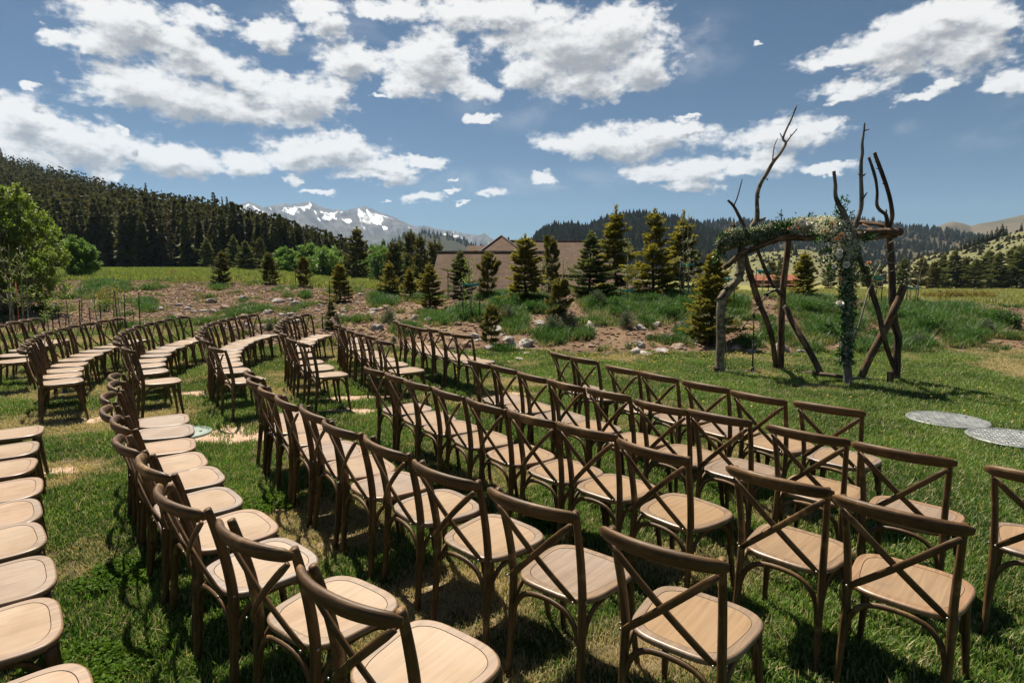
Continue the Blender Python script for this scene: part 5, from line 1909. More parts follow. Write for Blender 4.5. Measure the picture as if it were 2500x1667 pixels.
# meadow beyond
ms = []
for (u0, u1, d0, d1, n) in ((-1.0, -.2, 29, 93, 26000), (.3, 1.05, 22, 92, 17000)):
    u = u0 + (u1 - u0) * rg_.random(n)
    d = d0 * (d1 / d0) ** rg_.random(n)
    ms.append(np.stack([u * d, d], -1))
ms = np.concatenate(ms)
u = ms[:, 0] / ms[:, 1]
ok = ms[:, 1] > np.interp(u, [-1.2, -.5, -.42, -.25, -.1, .3, .4, 1.2], [36, 36, 36, 30, 31, 40, 24, 21]) + 2 * rg_.normal(size=len(ms))
ms, u = ms[ok], u[ok]
MT = [tuft_proto('meadow_tuft', 360 + j, 26, .4, .12, .34, .035, M_MEADOW, .4, .4) for j in range(4)]
scatter('meadow_grass', np.stack([ms[:, 0], ms[:, 1], gz(ms[:, 0], ms[:, 1])], -1), rg_.random(len(ms)) * 6.28, .6 + .7 * rg_.random(len(ms)), rg_.integers(0, 4, len(ms)), MT, 'yellow-green meadow grass between the bank and the trees',
        dict(dry=np.clip(np.where(u > 0, .42, .08) + .8 * (fbm(ms[:, 0] * .12, ms[:, 1] * .12, 4) - .5), 0, 1)))

# gravel and clods on the dirt
x, y = bank_points(230000, 12.5, 37)
z0, zz = base_z(x, y), None
px_ = x / y
g2 = green_field(x, y, gz(x, y))
rocky = np.where(px_ < -.2, 1.0, .55)
k = (z0 > .012) & (y < np.interp(px_, [-1.2, -.5, -.42, -.25, -.1, .3, .4, 1.2], [37, 37, 37, 31, 24, 24, 22, 20])) & (rg_.random(len(x)) < rocky * np.clip(.75 - g2, .05, 1))
gx, gy = x[k], y[k]
PEB = []
for j in range(5):
    bm = bmesh.new()
    bmesh.ops.create_icosphere(bm, subdivisions=1, radius=.5)
    for v in bm.verts:
        v.co *= 1 + .35 * mnoise.noise(v.co * 2.3 + Vector((j * 5, 0, 0)))
        v.co.z *= .65
    me = bpy.data.meshes.new('pebble')
    bm.to_mesh(me)
    bm.free()
    me.materials.append(M_ROCK2 if j == 0 else M_CLOD)
    PEB.append(bpy.data.objects.new('pebble', me))
ss = .02 + .11 * rg_.random(len(gx)) ** 3.2
scatter('gravel', np.stack([gx, gy, gz(gx, gy) + ss * .1], -1), rg_.random(len(gx)) * 6.28, ss, rg_.integers(0, 5, len(gx)), PEB, 'loose stones and clods strewn over the dirt bank')
# dandelions along the lawn edge and in the grass
n = 420
dx = np.concatenate([rg_.normal(size=150) * 2.2 + 2.5, rg_.random(120) * 13 - 6, -9 + 5 * rg_.random(110), rg_.random(40) * 8 - 1])
dy = np.concatenate([12.2 + .5 * rg_.normal(size=150), 12.0 + .9 * rg_.normal(size=120), 16 + 1.5 * rg_.normal(size=110), 7 + 4 * rg_.random(40)])
kk = base_z(dx, dy) < .03
dx, dy = dx[kk], dy[kk]
bm = bmesh.new()
bmesh.ops.create_icosphere(bm, subdivisions=1, radius=.013)
for v in bm.verts:
    v.co.z = v.co.z * .5 + .06
me = bpy.data.meshes.new('dandelion_head')
bm.to_mesh(me)
bm.free()
me.materials.append(M_DANDY)
scatter('dandelions', np.stack([dx, dy, np.zeros(len(dx))], -1), rg_.random(len(dx)) * 6.28, .8 + .5 * rg_.random(len(dx)), np.zeros(len(dx)), [bpy.data.objects.new('dandelion_head', me)], 'yellow dandelions dotted along the lawn edge')

# ================================================================ chairs
CH = {}


def chair_meshes():
    # seat outline (x across, y forward)
    def outline(inset, n=44):
        pts = []
        for k in range(n):
            a = 2 * pi * k / n
            ca, sa = cos(a), sin(a)
            e = 2 / 3.7
            x = math.copysign(abs(ca) ** e, ca)
            y = math.copysign(abs(sa) ** e, sa)
            half = .19 + .042 * (y * .5 + .5) - inset - .012 * max(0, y - .75) / .25
            yy = y * (.21 - inset)
            pts.append((x * half, yy + .006))
        return pts
    z1 = .462
    mb = MB()
    prof = [(0.0375, z1 - .005), (.036, z1), (.034, z1), (.014, z1 + .0004), (.008, z1 - .0002), (.003, z1 - .0025), (.0005, z1 - .0065), (0, z1 - .012), (.001, z1 - .021), (.005, z1 - .0265), (.014, z1 - .03)]
    n = 44

    def strip(mb, prof, fill=False):
        vs, fs = [], []
        for (i, zz) in prof:
            vs += [(p[0], p[1], zz + (.004 * (p[1] / .2) ** 2)) for p in outline(i)]
        for j in range(len(prof) - 1):
            for k in range(n):
                k2 = (k + 1) % n
                fs.append((j * n + k, j * n + k2, (j + 1) * n + k2, (j + 1) * n + k)[::-1])
        if fill:
            fs.append(tuple((len(prof) - 1) * n + k for k in range(n))[::-1])
        mb.add(vs, fs)
    strip(mb, prof[:2])
    strip(mb, [(.036, z1), (.008, z1)])
    strip(mb, [(.008, z1), (.0035, z1 - .002), (.0006, z1 - .006), (0, z1 - .011), (.0008, z1 - .019), (.004, z1 - .025), (.012, z1 - .03)], True)
    CH['seat'] = mb.mesh('seat', M_RING)
    mb = MB()
    pr = [(.0385, z1 - .0008), (.08, z1 - .0018), (.14, z1 - .0034)]
    vs, fs = [], []
    for (i, zz) in pr:
        vs += [(p[0], p[1], zz + (.004 * (p[1] / .2) ** 2)) for p in outline(i)]
    for j in range(len(pr) - 1):
        for k in range(n):
            k2 = (k + 1) % n
            fs.append((j * n + k, j * n + k2, (j + 1) * n + k2, (j + 1) * n + k))
    fs.append(tuple((len(pr) - 1) * n + k for k in range(n)))
    mb.add(vs, fs)
    CH['seat_panel'] = mb.mesh('seat_panel', M_SEAT)
    # rear posts: foot, seat joint, leaning top
    for s in (-1, 1):
        pts = smooth_path([(s * .188, -.232, 0), (s * .182, -.212, .2), (s * .178, -.196, .42), (s * .178, -.194, .5), (s * .183, -.212, .64), (s * .191, -.243, .78), (s * .195, -.266, .866)], 3)
        rr = lerp_list([(.0125, .0155), (.0145, .018), (.0155, .021), (.0155, .021), (.0145, .02), (.0135, .0175), (.0125, .0155)], 3)
        mb = MB()
        mb.tube(pts, rr, 10, up=(0, 1, 0), gid=s)
        CH['post%d' % s] = mb.mesh('post', M_FRAME)
        mb = MB()
        pts = smooth_path([(s * .205, .205, 0), (s * .196, .19, .12), (s * .186, .172, .3), (s * .182, .166, .436)], 3)
        mb.tube(pts, lerp_list([(.0125, .0125), (.0145, .0145), (.0175, .0175), (.019, .019)], 3), 10, up=(0, 1, 0), gid=s + 4)
        CH['leg%d' % s] = mb.mesh('front_leg', M_FRAME)
    # top rail, bent
    xs = np.linspace(-1, 1, 17)
    pts, rr = [], []
    for q in xs:
        e = 1 - abs(q) ** 2.2
        pts.append((q * .226, -.288 - .064 * e, .856 + .008 * e))
        f = min(1, (1 - abs(q)) / .12)
        tp = .55 + .45 * sqrt(f)
        rr.append(((.0125 + .004 * e) * tp, (.0245 + .006 * e) * tp))
    mb = MB()
    mb.tube(pts, rr, 14, up=(0, -.25, 1), gid=2.2, power=2.4)
    CH['rail'] = mb.mesh('back_rail', M_FRAME)
    # crossing back bars, bowed back
    for s in (-1, 1):
        a, b = Vector((s * .193, -.288, .82)), Vector((-s * .166, -.226, .478))
        pts, rr = [], []
        for k in range(11):
            t = k / 10
            p = a.lerp(b, t)
            bow = 1 - (2 * t - 1) ** 2
            p.y += -.02 * bow - (.0065 * s * bow)
            pts.append(p)
            f = min(1, min(t, 1 - t) / .06)
            rr.append((.0062, .0138 * (.72 + .28 * sqrt(f))))
        mb = MB()
        ax = (b - a).normalized()
        up = Vector((0, 1, 0)).cross(ax)
        mb.tube(pts, rr, 10, up=up, gid=3 + s, power=3.2)
        CH['bar%d' % s] = mb.mesh('cross_bar', M_FRAME)
    # bentwood braces under the seat: rear, front and the two sides
    def brace(p0, p1, drop, name, out):
        p0, p1 = Vector(p0), Vector(p1)
        d = p1 - p0
        o = Vector(out) * .012
        pts = []
        for (t, zz) in ((0.02, 0), (.035, .07), (.1, .135), (.24, .182), (.5, .196), (.76, .182), (.9, .135), (.965, .07), (.98, 0)):
            q = p0 + d * t
            q.z = p0.z + (p1.z - p0.z) * t + zz * drop
            pts.append(q + o)
        pts = smooth_path(pts, 3)
        mb = MB()
        mb.tube(pts, [(.0095, .0125)] * len(pts), 8, up=(0, .01, 1), gid=p0.x + p0.y)
        return mb.mesh(name, M_FRAME)
    CH['brace_rear'] = brace((-.181, -.206, .232), (.181, -.206, .232), 1.0, 'brace', (0, 0, 0))
    CH['brace_front'] = brace((-.186, .178, .232), (.186, .178, .232), 1.0, 'brace', (0, 0, 0))
    for s in (-1, 1):
        CH['brace_side%d' % s] = brace((s * .182, -.208, .232), (s * .187, .176, .232), 1.0, 'brace', (0, 0, 0))
    mb = MB()
    mb.tube([(0, .0025, 0), (0, -.0015, 0), (0, -.0035, 0)], [.0062, .0058, .0026], 8)
    CH['bolt'] = mb.mesh('bolt', M_BOLT)


chair_meshes()
BOLTS = [((.197, -.301, .838), 0), ((-.197, -.301, .838), 0), ((.168, -.246, .486), 0), ((-.168, -.246, .486), 0), ((.1955, -.196, .475), pi / 2), ((-.1955, -.196, .475), -pi / 2)]


def chair_proto(bolts=True):
    o = empty('cross_back_chair')
    link('seat', CH['seat'], o)
    link('seat_panel', CH['seat_panel'], o)
    link('back_rail', CH['rail'], o)
    for s in (-1, 1):
        link('post', CH['post%d' % s], o)
        link('front_leg', CH['leg%d' % s], o)
        link('cross_bar', CH['bar%d' % s], o)
        link('brace', CH['brace_side%d' % s], o)
    link('brace', CH['brace_rear'], o)
    link('brace', CH['brace_front'], o)
    if bolts:
        for (p, r) in BOLTS:
            link('bolt', CH['bolt'], o, p, (0, 0, r))
    return o


def copy_tree(o):
    r = o.copy()
    COL.objects.link(r)
    for c in o.children:
        k = c.copy()
        COL.objects.link(k)
        k.parent = r
    return r


ROWS = {
 'A': [(0.79,6.50,-63),(0.97,6.14,-62),(1.27,5.60,-60),(1.50,5.22,-58),(1.77,4.81,-57),(2.04,4.41,-55),(2.31,4.04,-53)],
 'B': [(-0.08,5.99,-59),(0.16,5.61,-57),(0.41,5.23,-56),(0.66,4.87,-54),(0.95,4.48,-52),(1.24,4.12,-51),(1.51,3.81,-49),(1.84,3.43,-47),(2.17,3.09,-45),(2.56,2.71,-44)],
 'C': [(-0.99,5.54,-56),(-0.75,5.19,-55),(-0.51,4.86,-54),(-0.24,4.50,-52),(0.06,4.13,-51),(0.34,3.79,-50),(0.63,3.46,-48),(0.94,3.11,-47),(1.35,2.69,-45),(1.67,2.37,-44)],
 'D': [(-2.02,5.19,-57),(-1.83,4.91,-55),(-1.58,4.56,-54),(-1.33,4.22,-52),(-1.05,3.87,-51),(-0.76,3.53,-49),(-0.44,3.18,-47),(-0.09,2.81,-45),(0.27,2.45,-43),(0.69,2.09,-37)],
 'E': [(-3.08,5.10,-61),(-2.85,4.72,-59),(-2.59,4.30,-56),(-2.32,3.92,-54),(-2.07,3.60,-52),(-1.76,3.23,-49),(-1.44,2.87,-46),(-1.11,2.54,-44),(-0.69,2.16,-41),(-0.31,1.84,-38)],
 'F': [(-4.06,4.68,-54),(-3.71,4.20,-53),(-3.40,3.80,-52),(-3.06,3.38,-51),(-2.79,3.04,-50),(-2.50,2.70,-49),(-2.19,2.35,-48),(-1.86,1.98,-48),(-1.48,1.58,-46)],
 'a': [(-0.50,8.56,-51),(-0.73,8.87,-53),(-0.96,9.18,-55),(-1.16,9.49,-58),(-1.36,9.81,-60),(-1.60,10.26,-63),(-1.79,10.65,-66)],
 'b': [(-1.41,7.80,-58),(-1.71,8.30,-60),(-1.94,8.71,-61),(-2.17,9.15,-63),(-2.37,9.55,-64),(-2.61,10.07,-66),(-2.81,10.51,-67),(-3.01,11.03,-69),(-3.12,11.5,-76)],
 'c': [(-2.31,7.47,-55),(-2.66,8.01,-59),(-2.97,8.54,-62),(-3.28,9.18,-66),(-3.55,9.87,-70),(-3.70,10.32,-73),(-3.82,10.75,-76),(-3.92,11.2,-80),(-3.95,11.67,-85),(-3.96,12.12,-92)],
 'd': [(-3.22,7.09,-51),(-3.72,7.77,-56),(-4.03,8.27,-60),(-4.25,8.69,-63),(-4.44,9.10,-66),(-4.62,9.54,-69),(-4.78,9.99,-73),(-4.90,10.42,-76),(-5.0,10.86,-80),(-5.06,11.31,-84),(-5.08,11.76,-88),(-5.07,12.2,-91)],
 'e': [(-4.21,7.00,-49),(-4.75,7.70,-55),(-5.08,8.21,-59),(-5.34,8.68,-63),(-5.60,9.22,-67),(-5.80,9.73,-71),(-5.94,10.2,-75),(-6.05,10.68,-79),(-6.13,11.15,-83),(-6.18,11.62,-88)],
 'f': [(-5.36,6.98,-50),(-5.67,7.38,-53),(-5.96,7.82,-57),(-6.23,8.26,-60),(-6.51,8.79,-65),(-6.72,9.27,-69),(-6.89,9.74,-73),(-7.04,10.29,-77),(-7.14,10.79,-82),(-7.20,11.25,-86)],
 'g': [(-7.33,8.63,-48),(-7.82,9.26,-56),(-8.19,9.88,-63),(-8.44,10.42,-68),(-8.58,10.83,-72),(-8.68,11.19,-76)]}
ORD = ['first', 'second', 'third', 'fourth', 'fifth', 'sixth', 'seventh', 'eighth', 'ninth', 'tenth', 'eleventh', 'twelfth']
proto = chair_proto(True)
proto_far = chair_proto(False)
used = {True: False, False: False}
jit = np.random.default_rng(99)
for rk, seats in ROWS.items():
    near = rk.isupper()
    ri = 'ABCDEFG'.index(rk.upper())
    rn = 'front row' if ri == 0 else ORD[ri] + ' row'
    for k, (x, y, r) in enumerate(seats):
        pr = proto if near else proto_far
        if used[near]:
            o = copy_tree(pr)
        else:
            o = pr
            used[near] = True
        o.location = (x + jit.normal() * .008, y + jit.normal() * .008, -.006)
        o.rotation_euler = (jit.normal() * .011, jit.normal() * .012, radians(r + jit.normal() * 2.2))
        pos = 'chair at the aisle end' if k == 0 else ORD[k] + ' chair from the aisle'
        tag(o, 'cross-back wooden %s, %s from the arch, %s block' % (pos, rn, 'nearer' if near else 'farther'), 'chair', 'cross-back chairs in the %s block' % ('nearer' if near else 'farther'))

# ================================================================ log arch
AX, AY = 3.58, 10.27
arch = empty('log_arch', (AX, AY, 0))
tag(arch, 'rustic ceremony arch of crooked bark-covered logs and branches standing on the lawn', 'arch')
AO = Vector((AX, AY, 0))


def z5(x, y):
    return 1680 + .27234 * x, 560 + .27234 * y


def z4(x, y):
    return 1680 + .27234 * x, 230 + .27234 * y


def log(name, pts, rad, mat, sub=4, n=10, rnd=.22, cut=True, parent=None, gid=None):
    """pts: ('5'|'4', x, y, depth) ; rad in metres"""
    P = []
    for q in pts:
        if isinstance(q, Vector):
            P.append(q - AO)
            continue
        px, py = z5(q[1], q[2]) if q[0] == '5' else z4(q[1], q[2])
        P.append(W(px, py, q[3]) - AO)
    path = smooth_path(P, sub)
    rr = lerp_list(rad, sub)
    mb = MB()
    mb.tube(path, rr, n, up=(.13, .99, .05), rnd=rnd, gid=gid if gid is not None else random.random() * 9)
    o = mb.build(name, mat, parent or arch)
    return o, path, rr


def cut_end(path, rr, parent):
    d = (path[-1] - path[-2]).normalized()
    mb = MB()
    mb.tube([path[-1] - d * .004, path[-1] + d * .006], [rr[-1] * .93] * 2, 12)
    mb.build('cut_end', M_CUT, parent, False)


DL, DM, DF, DR = 10.27, 10.6, 9.2, 9.56
# near-side crooked post with its long forked branch
o, pa, ra = log('post', [('5', 275, 1305, DL), ('5', 283, 1200, DL), ('5', 292, 950, DL), ('5', 290, 740, DL), ('5', 308, 620, DL), ('5', 375, 530, DL), ('5', 455, 420, DL), ('5', 472, 260, DL), ('5', 482, 90, DL), ('4', 500, 1215, DL)],
              [.1, .078, .076, .075, .08, .072, .076, .066, .06, .05], M_BARK_GREY)
mb = MB()
for (px, py, r) in ((290, 620, .06), (350, 525, .05), (275, 1250, .085), (455, 400, .06), (300, 690, .05)):
    c = W(*z5(px, py), DL) - AO
    mb.tube([c + Vector((-.02, .02, -.04)), c + Vector((-.015, -.03, 0)), c + Vector((0, .02, .04))], [r * .8, r * 1.05, r * .7], 8, rnd=.4)
mb.build('knot', M_BARK_DARK, o)
o, pa, ra = log('branch', [('4', 545, 1235, DL), ('4', 585, 1170, DL), ('4', 618, 1105, DL), ('4', 616, 960, DL), ('4', 622, 885, DL), ('4', 655, 790, DL), ('4', 705, 710, DL), ('4', 758, 615, DL), ('4', 825, 530, DL), ('4', 876, 440, DL), ('4', 850, 402, DL), ('4', 885, 310, DL), ('4', 925, 225, DL), ('4', 972, 103, DL)],
              [.042, .042, .044, .035, .036, .033, .031, .028, .025, .022, .02, .016, .015, .011], M_BARK_GREY, 3, 8)
for pts, r in (([('4', 872, 445, DL), ('4', 915, 385, DL), ('4', 950, 345, DL), ('4', 978, 312, DL)], [.016, .012, .01, .006]), ([('4', 756, 610, DL), ('4', 762, 540, DL), ('4', 775, 460, DL), ('4', 803, 398, DL)], [.012, .01, .008, .006]),
               ([('4', 848, 400, DL), ('4', 836, 375, DL), ('4', 822, 350, DL)], [.011, .009, .007]), ([('4', 622, 1130, DL), ('4', 660, 1125, DL), ('4', 694, 1106, DL)], [.03, .022, .016]), ([('4', 920, 378, DL), ('4', 918, 356, DL)], [.008, .006]),
               ([('4', 705, 755, DL), ('4', 712, 775, DL)], [.01, .006]), ([('4', 635, 930, DL), ('4', 640, 915, DL)], [.012, .008]), ([('4', 965, 330, DL), ('4', 970, 312, DL)], [.007, .004])):
    log('twig', pts, r, M_BARK_GREY, 2, 6, .1, parent=o)
o, pa, ra = log('branch', [('4', 530, 1235, DL), ('4', 495, 1165, DL), ('4', 455, 1090, DL), ('4', 410, 1005, DL), ('4', 355, 950, DL)], [.034, .03, .027, .024, .016], M_BARK_DARK, 3, 8)
log('twig', [('4', 410, 998, DL), ('4', 440, 930, DL), ('4', 462, 850, DL), ('4', 485, 762, DL)], [.012, .01, .009, .007], M_BARK_DARK, 2, 6, .1, parent=o)
# leaning brace from the near corner to the rear post foot
log('brace_log', [('5', 788, 1245, DM), ('5', 752, 970, DM - .1), ('5', 690, 790, DM - .15), ('5', 630, 640, DM - .2), ('5', 560, 420, DL + .12), ('5', 505, 240, DL + .08)], [.046, .046, .048, .05, .052, .048], M_BARK_BROWN)
log('brace_log', [('5', 835, 590, DM - .07), ('5', 760, 500, DM - .07), ('5', 700, 380, DM - .05), ('5', 640, 230, DM), ('5', 590, 120, DM)], [.034, .032, .03, .03, .028], M_BARK_DARK)
# rear post
log('post', [('5', 825, 1275, DM), ('5', 832, 1050, DM), ('5', 836, 800, DM), ('5', 850, 560, DM), ('5', 872, 350, DM), ('5', 898, 130, DM), ('5', 908, 10, DM)], [.066, .062, .058, .058, .056, .05, .048], M_BARK_BROWN)
log('brace_log', [('5', 868, 690, DM - .08), ('5', 930, 820, DM - .3), ('5', 1010, 960, DM - .5), ('5', 1100, 1110, DM - .6), ('5', 1185, 1285, DM - .75)], [.046, .05, .052, .052, .052], M_BARK_DARK)
# flower-covered front post and the two tall grey poles
log('post', [('5', 1430, 1400, DF), ('5', 1428, 1150, DF), ('5', 1432, 800, DF), ('5', 1430, 400, DF), ('5', 1428, 60, DF), ('4', 1430, 1180, DF), ('4', 1392, 1060, DF), ('4', 1345, 980, DF), ('4', 1320, 900, DF), ('4', 1318, 800, DF), ('4', 1306, 690, DF)],
    [.068, .062, .06, .058, .056, .05, .042, .036, .03, .026, .024], M_BARK_SILVER)
log('brace_log', [('5', 1452, 1440, DF - .12), ('5', 1458, 1330, DF - .1), ('5', 1450, 1180, DF - .08)], [.028, .026, .022], M_BARK_SILVER, 3, 8)
o, pa, ra = log('branch', [('4', 1490, 1215, DF + .12), ('4', 1512, 1140, DF + .12), ('4', 1548, 1030, DF + .12), ('4', 1554, 900, DF + .12), ('4', 1548, 720, DF + .12), ('4', 1552, 600, DF + .12), ('4', 1562, 520, DF + .12), ('4', 1560, 445, DF + .12), ('4', 1576, 330, DF + .12), ('4', 1582, 255, DF + .12)],
                [.04, .036, .034, .031, .03, .024, .024, .02, .016, .011], M_BARK_SILVER, 3, 8)
for pts, r in (([('4', 1578, 330, DF + .12), ('4', 1600, 322, DF + .1), ('4', 1624, 315, DF + .1)], [.012, .01, .008]), ([('4', 1556, 735, DF + .1), ('4', 1575, 728, DF + .08), ('4', 1590, 712, DF + .08)], [.018, .014, .006]),
               ([('4', 1562, 945, DF + .1), ('4', 1582, 915, DF + .08), ('4', 1606, 878, DF + .08)], [.016, .013, .008]), ([('4', 1545, 725, DF + .1), ('4', 1520, 715, DF + .1)], [.012, .005])):
    log('twig', pts, r, M_BARK_SILVER, 2, 6, .1, parent=o)
# far post with its double fork
o, pa, ra = log('post', [('5', 1858, 1370, DR), ('5', 1868, 1180, DR), ('5', 1878, 960, DR), ('5', 1838, 770, DR), ('5', 1830, 500, DR), ('5', 1822, 300, DR), ('5', 1806, 100, DR), ('4', 1792, 1185, DR)], [.064, .06, .058, .06, .055, .05, .052, .05], M_BARK_DARK)
o, pa, ra = log('branch', [('4', 1795, 1190, DR), ('4', 1826, 1110, DR), ('4', 1824, 1020, DR), ('4', 1800, 900, DR), ('4', 1762, 775, DR), ('4', 1712, 640, DR), ('4', 1670, 525, DR)], [.044, .036, .033, .03, .031, .03, .028], M_BARK_DARK, 3, 8)
cut_end(pa, ra, o)
for pts, r in (([('4', 1764, 780, DR), ('4', 1778, 762, DR)], [.016, .006]), ([('4', 1708, 672, DR), ('4', 1684, 664, DR)], [.01, .004]), ([('4', 1690, 610, DR), ('4', 1672, 606, DR)], [.01, .004]), ([('4', 1752, 805, DR), ('4', 1740, 800, DR)], [.01, .005])):
    log('twig', pts, r, M_BARK_DARK, 2, 6, .1, parent=o)
o, pa, ra = log('branch', [('4', 1784, 1180, DR - .03), ('4', 1775, 1085, DR - .03), ('4', 1725, 1045, DR - .03), ('4', 1692, 990, DR - .03), ('4', 1694, 880, DR - .03), ('4', 1682, 770, DR - .03), ('4', 1652, 660, DR - .03), ('4', 1620, 568, DR - .03)], [.034, .03, .028, .026, .022, .023, .022, .021], M_BARK_DARK, 3, 8)
cut_end(pa, ra, o)
log('twig', [('4', 1772, 1082, DR - .03), ('4', 1778, 1050, DR - .03), ('4', 1774, 1032, DR - .03)], [.014, .012, .008], M_BARK_DARK, 2, 6, .1, parent=o)
# crossed braces of the far frame
o, pa, ra = log('brace_log', [('5', 1552, 1325, DF + .32), ('5', 1640, 1130, DF + .3), ('5', 1770, 880, DF + .28), ('5', 1860, 690, DR - .12), ('5', 1935, 510, DR - .1)], [.05, .056, .06, .06, .058], M_BARK_BROWN)
cut_end(pa, ra, o)
log('brace_log', [('5', 1838, 1225, DR + .05), ('5', 1790, 1090, DR), ('5', 1745, 920, DF + .2), ('5', 1700, 720, DF + .2), ('5', 1640, 540, DF + .18), ('5', 1560, 330, DF + .12), ('5', 1490, 110, DF + .1)], [.036, .038, .04, .042, .044, .042, .04], M_BARK_DARK)
o, pa, ra = log('stump', [('5', 1810, 1378, DR - .25), ('5', 1811, 1330, DR - .25), ('5', 1812, 1278, DR - .25)], [.05, .048, .05], M_BARK_BROWN, 2, 10)
cut_end(pa, ra, o)
# beams
log('beam', [('5', 460, 230, DL - .1), ('5', 540, 195, DL - .12), ('5', 700, 125, DL - .2), ('5', 880, 75, DL - .45), ('5', 1060, 80, DF + .55), ('5', 1240, 60, DF + .3), ('5', 1440, 20, DF + .06)], [.05, .05, .052, .05, .046, .044, .044], M_BARK_BROWN)
o, pa, ra = log('beam', [('4', 950, 1262, DM + .02), ('4', 800, 1275, DM - .02), ('4', 620, 1320, DL + .12), ('4', 430, 1355, DL + .08), ('4', 300, 1400, DL + .05)], [.042, .044, .046, .048, .05], M_BARK_GREY)
cut_end(pa, ra, o)
o, pa, ra = log('brace_log', [('5', 520, 190, DL - .05), ('5', 440, 250, DL - .1), ('5', 380, 300, DL - .1), ('5', 318, 350, DL - .1)], [.045, .046, .046, .046], M_BARK_BROWN, 3)
cut_end(pa, ra, o)
for q in ((365, 1225, 1310, .062), (400, 1160, 1290, .034)):
    o, pa, ra = log('beam', [('4', q[0] + 45, q[2], DL + .6), ('4', q[0] + 15, q[1] + 50, DL + .1), ('4', q[0], q[1], DL - .12)], [q[3]] * 3, M_BARK_GREY, 2)
    cut_end(pa, ra, o)
log('beam', [('4', 560, 1235, DL + .05), ('4', 720, 1225, DL + .25), ('4', 930, 1235, DM + .1)], [.05, .048, .046], M_BARK_BROWN)
o, pa, ra = log('beam', [('4', 1400, 1215, DF + .02), ('4', 1560, 1240, DF + .1), ('4', 1740, 1232, DR - .1), ('4', 1915, 1238, DR - .1)], [.05, .048, .05, .056], M_BARK_BROWN)
cut_end(pa, ra, o)
o, pa, ra = log('beam', [('4', 1380, 1310, DF + .05), ('4', 1600, 1295, DF + .15), ('4', 1760, 1275, DR - .06), ('4', 1860, 1272, DR - .02)], [.034, .034, .033, .03], M_BARK_BROWN)
cut_end(pa, ra, o)
log('beam', [('4', 1430, 1165, DM - .4), ('4', 1560, 1150, DM - .5), ('4', 1700, 1165, DR + .2), ('4', 1800, 1200, DR + .06)], [.036, .036, .036, .034], M_BARK_BROWN)
o, pa, ra = log('beam', [('4', 1560, 1170, DM - .6), ('4', 1640, 1210, DF + .6), ('4', 1500, 1255, DF - .12), ('4', 1568, 1268, DF - .2)], [.02, .024, .03, .034], M_BARK_BROWN, 2)
# logs lying on the grass between the posts
log('ground_log', [('5', 320, 1290, DL), ('5', 430, 1276, DL + .1), ('5', 600, 1268, DL + .2), ('5', 795, 1262, DM)], [.04, .042, .04, .036], M_BARK_DARK)
log('ground_log', [('5', 850, 1255, DM), ('5', 940, 1276, DM - .25), ('5', 1060, 1285, DM - .5), ('5', 1240, 1300, DF + .45), ('5', 1400, 1325, DF + .2)], [.038, .036, .034, .034, .032], M_BARK_DARK)
log('ground_log', [('5', 1460, 1330, DF + .2), ('5', 1580, 1338, DF + .3), ('5', 1700, 1350, DF + .35), ('5', 1850, 1362, DR)], [.022, .026, .026, .024], M_BARK_SILVER)
log('ground_log', [('5', 1470, 1412, DF), ('5', 1600, 1405, DF + .05), ('5', 1750, 1388, DR - .3), ('5', 1890, 1374, DR - .2)], [.026, .026, .024, .022], M_BARK_BROWN)
# thin birch-like branch woven through the far frame
o, pa, ra = log('branch', [('5', 1480, 1010, DF - .05), ('5', 1530, 870, DF - .05), ('5', 1565, 740, DF - .05), ('5', 1605, 590, DF), ('5', 1660, 440, DF + .05), ('5', 1735, 300, DF + .08), ('5', 1805, 215, DF + .1), ('5', 1890, 140, DF + .12), ('5', 1955, 68, DF + .12)],
                [.017, .016, .015, .014, .013, .011, .01, .007, .004], M_ASPEN_STEM, 3, 6, .1)
for pts, r in (([('5', 1700, 385, DF + .06), ('5', 1670, 330, DF + .06), ('5', 1662, 310, DF + .06)], [.006, .005, .003]), ([('5', 1790, 235, DF + .1), ('5', 1760, 160, DF + .1), ('5', 1850, 95, DF + .1), ('5', 1920, 58, DF + .1)], [.007, .006, .005, .003]),
               ([('5', 1565, 800, DF - .05), ('5', 1610, 780, DF - .05), ('5', 1650, 745, DF - .05)], [.007, .006, .003]), ([('5', 1710, 420, DF + .05), ('5', 1780, 390, DF + .05), ('5', 1845, 365, DF + .05)], [.006, .005, .003]),
               ([('5', 1770, 250, DF + .1), ('5', 1800, 300, DF + .1), ('5', 1860, 296, DF + .1)], [.006, .005, .003])):
    log('twig', pts, r, M_ASPEN_STEM, 2, 5, .05, parent=o)
for pts, r in (([('5', 1310, 720, DF - .05), ('5', 1272, 800, DF - .08), ('5', 1290, 880, DF - .05)], [.004, .005, .006]), ([('5', 330, 1260, DL - .1), ('5', 345, 1060, DL - .1), ('5', 335, 900, DL - .1), ('5', 420, 865, DL - .1)], [.008, .007, .006, .003]),
               ([('5', 330, 940, DL - .1), ('5', 380, 740, DL - .1), ('5', 470, 690, DL - .1)], [.006, .005, .002]), ([('5', 345, 1080, DL - .1), ('5', 390, 1000, DL - .1)], [.005, .002])):
    log('branch', pts, r, M_ASPEN_STEM, 3, 5, .05)

